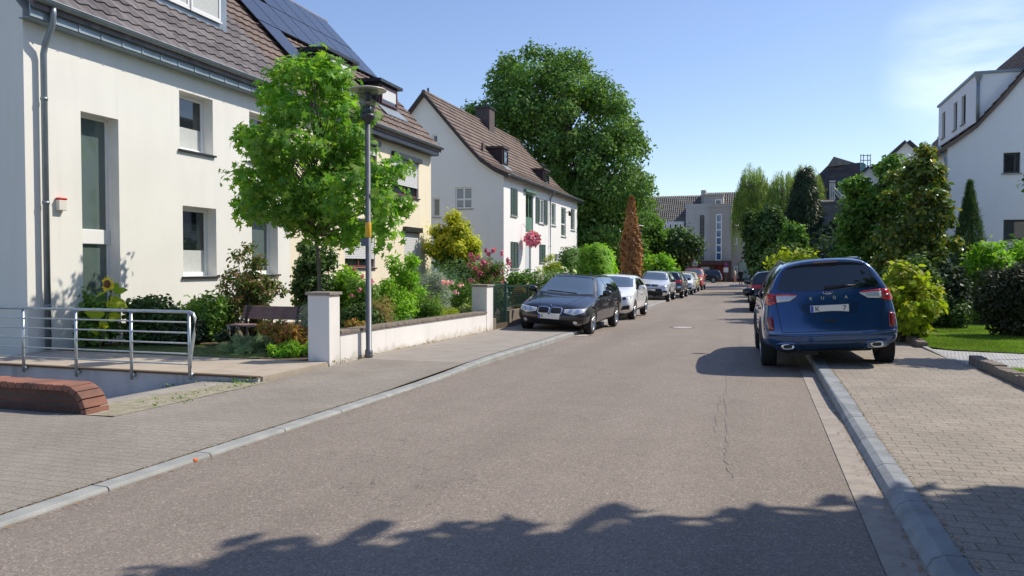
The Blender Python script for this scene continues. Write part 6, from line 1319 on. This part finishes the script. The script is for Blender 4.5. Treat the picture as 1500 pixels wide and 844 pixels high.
# bench
def bench():
    A = oy(338, 478, 11.75); B = oy(430, 478, 11.75); x0, x1 = A.x, B.x; t = thing('park_bench', 'weathered dark wooden slatted bench tilted beside the shrubs in the front garden', 'bench', ((x0+x1)/2, 11.9, .07))
    zt = oy(380, 447, 12.1).z
    for s in range(4): mb = MB(); z = .53+s*(zt-.60)/3.2; mb.box(x0, x1, 12.05+s*.03, 12.08+s*.03, z, z+.062); mb.build('backrest_slat', WOODP, t, bevel=.006)
    for s in range(4): mb = MB(); mb.box(x0, x1, 11.62+s*.105, 11.71+s*.105, .42, .45); mb.build('seat_slat', WOODP, t, bevel=.006)
    for x in (x0+.12, x1-.12):
        for y in (11.66, 12.02): mb = MB(); mb.box(x-.03, x+.03, y-.03, y+.03, .05, .418); mb.build('leg', BLACK, t)
        mb = MB(); mb.prism([(11.98, .42), (12.04, .42), (12.045, .45), (12.14, zt), (12.09+.01, zt)], lambda a, b, d: (x-.02+d, a, b), 0, .04); mb.build('support', BLACK, t)
bench()
# --- bed behind the low wall ---
bushpx('tall upright light green shrub in the bed behind the wall', 548, 342, 628, 470, 14.2, LB, .09, 'leaf', 4200, seed=91, ncl=52, rcf=.15, inner=.1, stems=12)
bushpx('dense bright green base shrub under the tall one', 540, 400, 612, 478, 13.9, LB, .07, 'leaf', 6500, seed=92)
t, C, rc = bushpx('rose bush with scattered pink blooms beside the lamp pole', 504, 400, 560, 470, 13.0, LM, .06, 'leaf', 4200, seed=93, ncl=36)
Pk = np.array([tuple(oy(x, y, 12.6)) for x, y in ((518, 393), (516, 432), (527, 424), (531, 404), (545, 412))]); blooms(t, Pk, .075, PINK, 94, k=14)
bushpx('silvery grey feathery shrub in the middle of the bed', 610, 388, 662, 455, 16.3, LS, .10, 'strap', 8000, seed=95, up=1., ncl=44)
bushpx('teal green juniper behind the silvery shrub', 605, 385, 690, 430, 19.2, LTE, .09, 'strap', 8000, seed=96, ncl=44)
bushpx('mounded soft green bush spilling at the wall top', 585, 428, 655, 482, 14.4, LM, .055, 'leaf', 9000, seed=97)
bushpx('fine bright euphorbia mound in front of the silvery shrub', 612, 430, 658, 478, 14.8, LYG, .05, 'strap', 7000, seed=98, up=1.)
t, C, rc = bushpx('rose bush with pale pink blooms near the far pillar', 650, 408, 712, 470, 16.4, LM, .06, 'leaf', 6000, seed=99, ncl=40)
Pk = np.array([tuple(oy(x, y, 15.9)) for x, y in ((662, 414), (674, 417), (667, 427), (650, 413), (655, 414))]); blooms(t, Pk, .085, PALEP, 100, k=16)
bushpx('variegated pale green plant at the wall near the far pillar', 664, 442, 702, 474, 15.7, m_leaf('leaf_varieg', (.15, .22, .06), (.3, .36, .15), (.42, .46, .24)), .07, 'leaf', 2600, seed=101)
bushpx('low green plant with yellow tinge beside the variegated one', 640, 446, 672, 478, 15.2, LYG, .05, 'leaf', 2600, seed=102)
bushpx('feathery green fennel clump near the lamp pole', 572, 456, 612, 492, 12.9, LTE, .06, 'strap', 6000, seed=103, up=1.)
bushpx('dry brown seed heads standing in the bed', 528, 428, 580, 492, 12.6, m_leaf('leaf_dry', (.16, .12, .05), (.24, .16, .09), (.12, .14, .04)), .09, 'strap', 2600, seed=104, up=1.2, droop=-.8)
bushpx('mixed perennials with long leaves behind the wall', 540, 455, 590, 500, 12.2, LM, .10, 'strap', 4200, seed=105, up=1., droop=-.5)
bushpx('orange and green low plants next to the near pillar', 503, 462, 535, 508, 11.5, LAU, .06, 'leaf', 2600, seed=106)
bushpx('bright round-leaved groundcover at the near pillar', 504, 478, 545, 512, 11.0, LB, .06, 'broad', 3000, seed=107)
bushpx('dark rose foliage behind the lamp pole', 500, 430, 552, 490, 12.6, LD, .07, 'leaf', 4200, seed=108)
bushpx('grassy clump spilling over the wall coping', 556, 470, 620, 497, 12.2, LM, .09, 'strap', 4000, seed=109, up=1., droop=-.3)
bushpx('brownish climber behind the green fence', 746, 412, 776, 450, 21.5, LAU, .07, 'leaf', 4000, seed=110, ry=.3)
bushpx('green hedge shrub behind the fence and the black car', 775, 405, 850, 440, 21.3, LD, .08, 'leaf', 6000, seed=111, ry=.4)
bushpx('low green shrubs in front of the white gabled house', 735, 392, 800, 420, 27, LM, .09, 'broad', 6000, seed=112)
# hanging basket
q = oy(780, 349, 36.4); q = ox(780, 349, -10.95); t = thing('flower_basket', 'round basket of pink flowers hanging below the green french window', 'flower basket', tuple(q)); rs = np.random.RandomState(7); d = dirs(900, rs); r_ = .31
mb = MB(); mb.lathe([(0, -.2), (.15, -.18), (.25, -.02), (.27, .05), (0, .05)], 14, tuple(q)); mb.tube([q+V((0, 0, .05)), q+V((-.5, 0, .75))], .012, 5); mb.build('basket', BARK, t)
foliage('foliage', np.array(q)+d*r_*rs.uniform(.6, 1, (900, 1)), d, .12, 'leaf', LM, t, 7); d = dirs(520, rs); d[:, 2] -= .1; foliage('flowers', np.array(q)+d*r_*1.08, d, .14, 'broad', PINK, t, 8)['kind'] = 'stuff'
d = dirs(160, rs); foliage('pale_flowers', np.array(q)+d*r_*1.1, d, .12, 'broad', PALEP, t, 9)['kind'] = 'stuff'
# --- right side ---
t, C, rc = bushpx('large hydrangea with cream and pinkish heads beside the blue car', 1272, 382, 1384, 480, 17.2, LYG, .13, 'broad', 4800, seed=121, ncl=70, rcf=.2, inner=.55, name='hydrangea', dz=.1, ry=1.0, stems=10)
rs = np.random.RandomState(122); top_ = C[C[:, 2] > np.percentile(C[:, 2], 45)]; P, N = leaves_on(top_, rc*1.1, 5, rs); P = P[N[:, 2] > .0]; P = np.repeat(P, 9, 0)+rs.normal(0, .045, (len(P)*9, 3)); foliage('flower_heads', P, np.tile([0, 0, 1.], (len(P), 1)), .055, 'broad', CREAMF, t, 123, 1, .4)['kind'] = 'stuff'
bushpx('bright yellow green hydrangea seen over the roof of the blue SUV', 1125, 366, 1210, 420, 27, LYG, .15, 'broad', 5000, seed=124, name='hydrangea')
treepx('bronze and yellow tinted magnolia tree beside the right white house', 1298, 238, 1398, 415, 23.5, LMG, n=12500, ls=.13, ncl=90, seed=131, shape='broad', rcf=.17, name='magnolia', inner=.2, ry=1.5, trunk=.09, droop=.0, poly=[(1345, 208), (1360, 214), (1370, 232), (1386, 230), (1386, 250), (1378, 265), (1394, 285), (1396, 330), (1404, 370), (1396, 412), (1295, 412), (1288, 380), (1288, 340), (1296, 300), (1304, 262), (1320, 240), (1332, 224)])
treepx('dense dark evergreen tree left of the magnolia', 1226, 240, 1330, 402, 27, LM, n=20000, ls=.12, ncl=110, seed=132, shape='broad', rcf=.18, poly=[(1298, 228), (1318, 234), (1335, 262), (1335, 405), (1220, 405), (1228, 370), (1236, 345), (1234, 314), (1244, 292), (1242, 270), (1264, 264), (1276, 244)], name='evergreen_tree', inner=.35, trunk=.12)
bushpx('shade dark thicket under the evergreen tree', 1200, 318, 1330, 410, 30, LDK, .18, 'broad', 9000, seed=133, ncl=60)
bushpx('thin light green young tree beside the evergreen', 1242, 262, 1268, 330, 29, LB, .14, 'broad', 1400, seed=134, ground=False, stems=4)
bushpx('glossy laurel shrub lit bright green on top', 1392, 345, 1500, 440, 24.3, LB, .15, 'leaf', 7500, seed=135, ncl=60, name='laurel', rcf=.22)
bushpx('bright laurel before the wall of the right house', 1440, 335, 1560, 420, 26, LB, .16, 'leaf', 6000, seed=136, ncl=50, name='laurel')
bushpx('dark purple green dense shrub at the right edge of the lawn', 1424, 372, 1560, 484, 19.3, m_leaf('leaf_purplegreen', (.018, .028, .014), (.03, .04, .02), (.05, .045, .03), tr=.12), .10, 'leaf', 14000, seed=137, ncl=70, name='shrub', rcf=.22)
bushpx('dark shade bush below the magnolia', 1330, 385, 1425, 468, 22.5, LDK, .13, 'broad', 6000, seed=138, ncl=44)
bushpx('low grey green plants at the back of the lawn', 1345, 425, 1425, 463, 21.8, LD, .08, 'broad', 4000, seed=139, ry=.5)
bushpx('hidden green filler bush behind the hydrangea', 1290, 370, 1390, 450, 20.5, LD, .12, 'broad', 5000, seed=140)
# trees along the right side, farther down
def willow(label, x0, yt, x1, yb, Y, seed, n=260, ls=.32):
    A = oy(x0, (yt+yb)/2, Y); B = oy(x1, (yt+yb)/2, Y); T = oy((x0+x1)/2, yt, Y); cx = (A.x+B.x)/2; rx = (B.x-A.x)/2; zt_ = T.z; zb_ = oy(x0, yb, Y).z; t = thing('weeping_willow', label, 'tree', (cx, Y, G(Y)), 'weeping willows'); rs = np.random.RandomState(seed)
    P, N, D_ = [], [], []
    for i in range(n):
        a = rs.uniform(0, 2*pi); r_ = rs.uniform(.05, 1)**.5; x = cx+rx*r_*cos(a); y = Y+rx*.9*r_*sin(a); z0 = zt_-(zt_-zb_)*.42*r_**2.2-rs.uniform(0, .9)
        L_ = min(rs.uniform(1.5, 4.6), z0-zb_+rs.uniform(-.3, .8)); L_ = max(L_, .8); k = int(L_/.055); s = np.arange(k)*.055
        P.append(np.stack([x+rs.normal(0, .07, k)+.12*np.sin(s+a), y+rs.normal(0, .07, k), z0-s], 1)); N.append(np.stack([np.full(k, cos(a)), np.full(k, sin(a)), np.full(k, .1)], 1))
    P = np.concatenate(P); N = np.concatenate(N); foliage('crown', P, N, ls, 'strap', LW, t, seed, .1, .6, tdir=np.tile([0, 0, -1.5], (len(P), 1)))
    mb = MB(); rng = random.Random(seed); limb(mb, (cx, Y, G(Y)-.2), (cx, Y, zt_-2), .38, .12, rng, .03, 8, 10)
    for i in range(18): a = rng.uniform(0, 6.3); limb(mb, (cx, Y, G(Y)+2+rng.random()*3), (cx+rx*.7*cos(a), Y+rx*.7*sin(a), zt_-1.2-rng.random()*1.5), .1, .03, rng, .15)
    mb.build('trunk', BARK, t, True)
willow('tall weeping willow overhanging the street, nearest the grey block', 1072, 234, 1135, 395, 76, 151, 420)
willow('weeping willow crown rising between the first willow and the dark conifer', 1118, 244, 1175, 380, 72, 152, 340)
willow('weeping willow top peeking behind the dark conifer', 1150, 236, 1208, 330, 82, 153, 300)
column('dark_conifer', 'tall broad dark conifer standing right of the willows', 1179, 240, 62, 54, 410, LDK, 26000, .5, seed=7, power=.55, shape='strap', lump=.18, sgn=-.6)
treepx('round dark green maple in front of the willows', 1090, 292, 1150, 402, 56, LD, n=12000, ls=.26, ncl=60, seed=155, px=1.9)
treepx('small tree with bright green crown before the dark conifer', 1138, 320, 1182, 400, 52, LM, n=8000, ls=.22, ncl=40, seed=156)
bushpx('mixed green undergrowth behind the blue SUV', 1105, 355, 1190, 415, 44, LD, .22, 'clump', 6000, seed=157)
bushpx('dark hedge plants right of the conifer base', 1185, 340, 1260, 410, 40, LD, .2, 'clump', 8000, seed=158, ncl=50)
treepx('dark tree crown behind the thicket at the centre right', 1195, 322, 1262, 400, 48, LDK, n=8000, ls=.3, ncl=44, seed=159)
mb = MB(); a = oy(1258, 366, 31); b = oy(1305, 366, 31); mb.box(a.x, b.x, 31, 31.2, G(31)-.1, a.z); tag(mb.build('boundary_wall', mat('wall_tan', (.42, .36, .29), .9, var=.1, vscale=3)), 'plain tan garden wall glimpsed between the blue SUV and hydrangea', 'wall')
# street tree out of frame that throws the foreground shade
tree('street_tree', 'leafy street tree beside the camera throwing shade over the foreground', (7.0, 3.0, 0), (5.6, 4.1, 5.6), (5.0, 3.95, 2.5), 520, .8, 230, .30, LM, 'clump', .2, BARK, 171, mind=.36, fuzz=.15, inner=.0, limbs=60)
tree('shadow_caster_tree', 'small ball-crowned tree added out of view to cast a shadow on the right pavement', (4.9, 15.0, .1), (4.85, 14.5, 2.9), (.55, .55, .42), 24, .22, 120, .12, LM, 'broad', .04, BARK, 172, mind=.12)  # unseen tree added as caster of the small pavement shadow
# --- grass and weeds ---
def grass(name, pts, n, h, m, seed, dz, parent=None):
    rs = np.random.RandomState(seed); xs = [p[0] for p in pts]; ys = [p[1] for p in pts]; out = []
    X = rs.uniform(min(xs), max(xs), n*3); Yv = rs.uniform(min(ys), max(ys), n*3); ins = np.zeros(n*3, bool); j = len(pts)-1
    for i in range(len(pts)):
        xi, yi = pts[i]; xj, yj = pts[j]
        with np.errstate(all='ignore'): c = ((yi > Yv) != (yj > Yv)) & (X < (xj-xi)*(Yv-yi)/(yj-yi+1e-12)+xi)
        ins ^= c; j = i
    X = X[ins][:n]; Yv = Yv[ins][:n]; P = np.stack([X, Yv, np.array([G(y) for y in Yv])+dz], 1); o = foliage(name, P, dirs(len(P), rs)*[1, 1, 0], h, 'blade', m, None, seed, 0, .3, org=(0, 0, 0), tdir=None) if False else None
    k = len(P); a = rs.uniform(0, 2*pi, k); w = h*.10; ln = rs.normal(0, .3, (k, 2)); hh = h*rs.uniform(.5, 1.2, k)
    v = np.zeros((k, 3, 3)); v[:, 0] = P+np.stack([np.cos(a)*w, np.sin(a)*w, np.zeros(k)], 1); v[:, 1] = P-np.stack([np.cos(a)*w, np.sin(a)*w, np.zeros(k)], 1); v[:, 2] = P+np.stack([ln[:, 0]*hh, ln[:, 1]*hh, hh], 1)
    me = bpy.data.meshes.new(name); me.vertices.add(k*3); me.vertices.foreach_set('co', v.reshape(-1)); me.loops.add(k*3); me.loops.foreach_set('vertex_index', np.arange(k*3, dtype=np.int32)); me.polygons.add(k); me.polygons.foreach_set('loop_start', np.arange(k, dtype=np.int32)*3); me.polygons.foreach_set('loop_total', np.full(k, 3, np.int32)); me.update(calc_edges=True); me.materials.append(m)
    o = bpy.data.objects.new(name, me); COL.objects.link(o); return struct(o, 'stuff')
LGR = m_leaf('grass_blade', (.06, .12, .02), (.10, .17, .025), (.15, .2, .04), tr=.35)
grass('lawn_grass', [(2.99, 16.0), (3.25, 15.45), (4.4, 15.03), (7.6, 15.03), (8, 23), (3.1, 23), (3.0, 20)], 90000, .05, LGR, 1, .125)
grass('front_grass', [(-11.3, 10.05), (-7.5, 10.05), (-7.5, 11.4), (-11.3, 11.4)], 26000, .07, LGR, 2, .07)
grass('garden_grass_right', [(3.2, 8.5), (5, 8.5), (5, 12.3), (3.2, 12.3)], 16000, .06, LGR, 3, .122)
rs = np.random.RandomState(6); q1 = og(185, 583, .03); P = []
for i in range(90):
    f = rs.uniform(0, 1)**1.2; x = -6.15+rs.normal(0, .12)-.0*f; y = 6.4+2.0*rs.uniform(0, 1); P.append((x, y, .03+rs.uniform(0, .04)))
for i in range(160): x = rs.uniform(-7.6, -6.2); P.append((x, 8.30-abs(rs.normal(0, .05)), float(np.interp(-x, [6.2, 7.6], [.0, -.14]))+rs.uniform(0, .06)))
w_ = foliage('weeds', P, dirs(len(P), rs), .04, 'leaf', LM, None, 9, .8, .5, org=(0, 0, 0)); struct(w_, 'stuff')
P = [(-6.10+abs(rs.normal(0, .03)), rs.uniform(9.9, 17.4), 0) for _ in range(220)]; P = [(x, y, G(y)+.09+rs.uniform(0, .03)) for x, y, _ in P]; w_ = foliage('wall_foot_weeds', P, dirs(len(P), rs), .04, 'leaf', m_leaf('weed_dry', (.14, .13, .04), (.25, .18, .08)), None, 10, .6, .5, org=(0, 0, 0)); struct(w_, 'stuff')
mb = MB(); mb.add([(-6.04, 5.96, .0385+G(6)), (-6.04, 8.42, .041+G(8.4)), (-6.4, 8.42, .011), (-6.94, 5.96, .0)], [(0, 1, 2, 3)]); struct(mb.build('verge_gravel', mat('gravel', (.40, .36, .28), .95, col2=(.22, .20, .12), vscale=9, bump=.8, bscale=70), recalc=False))
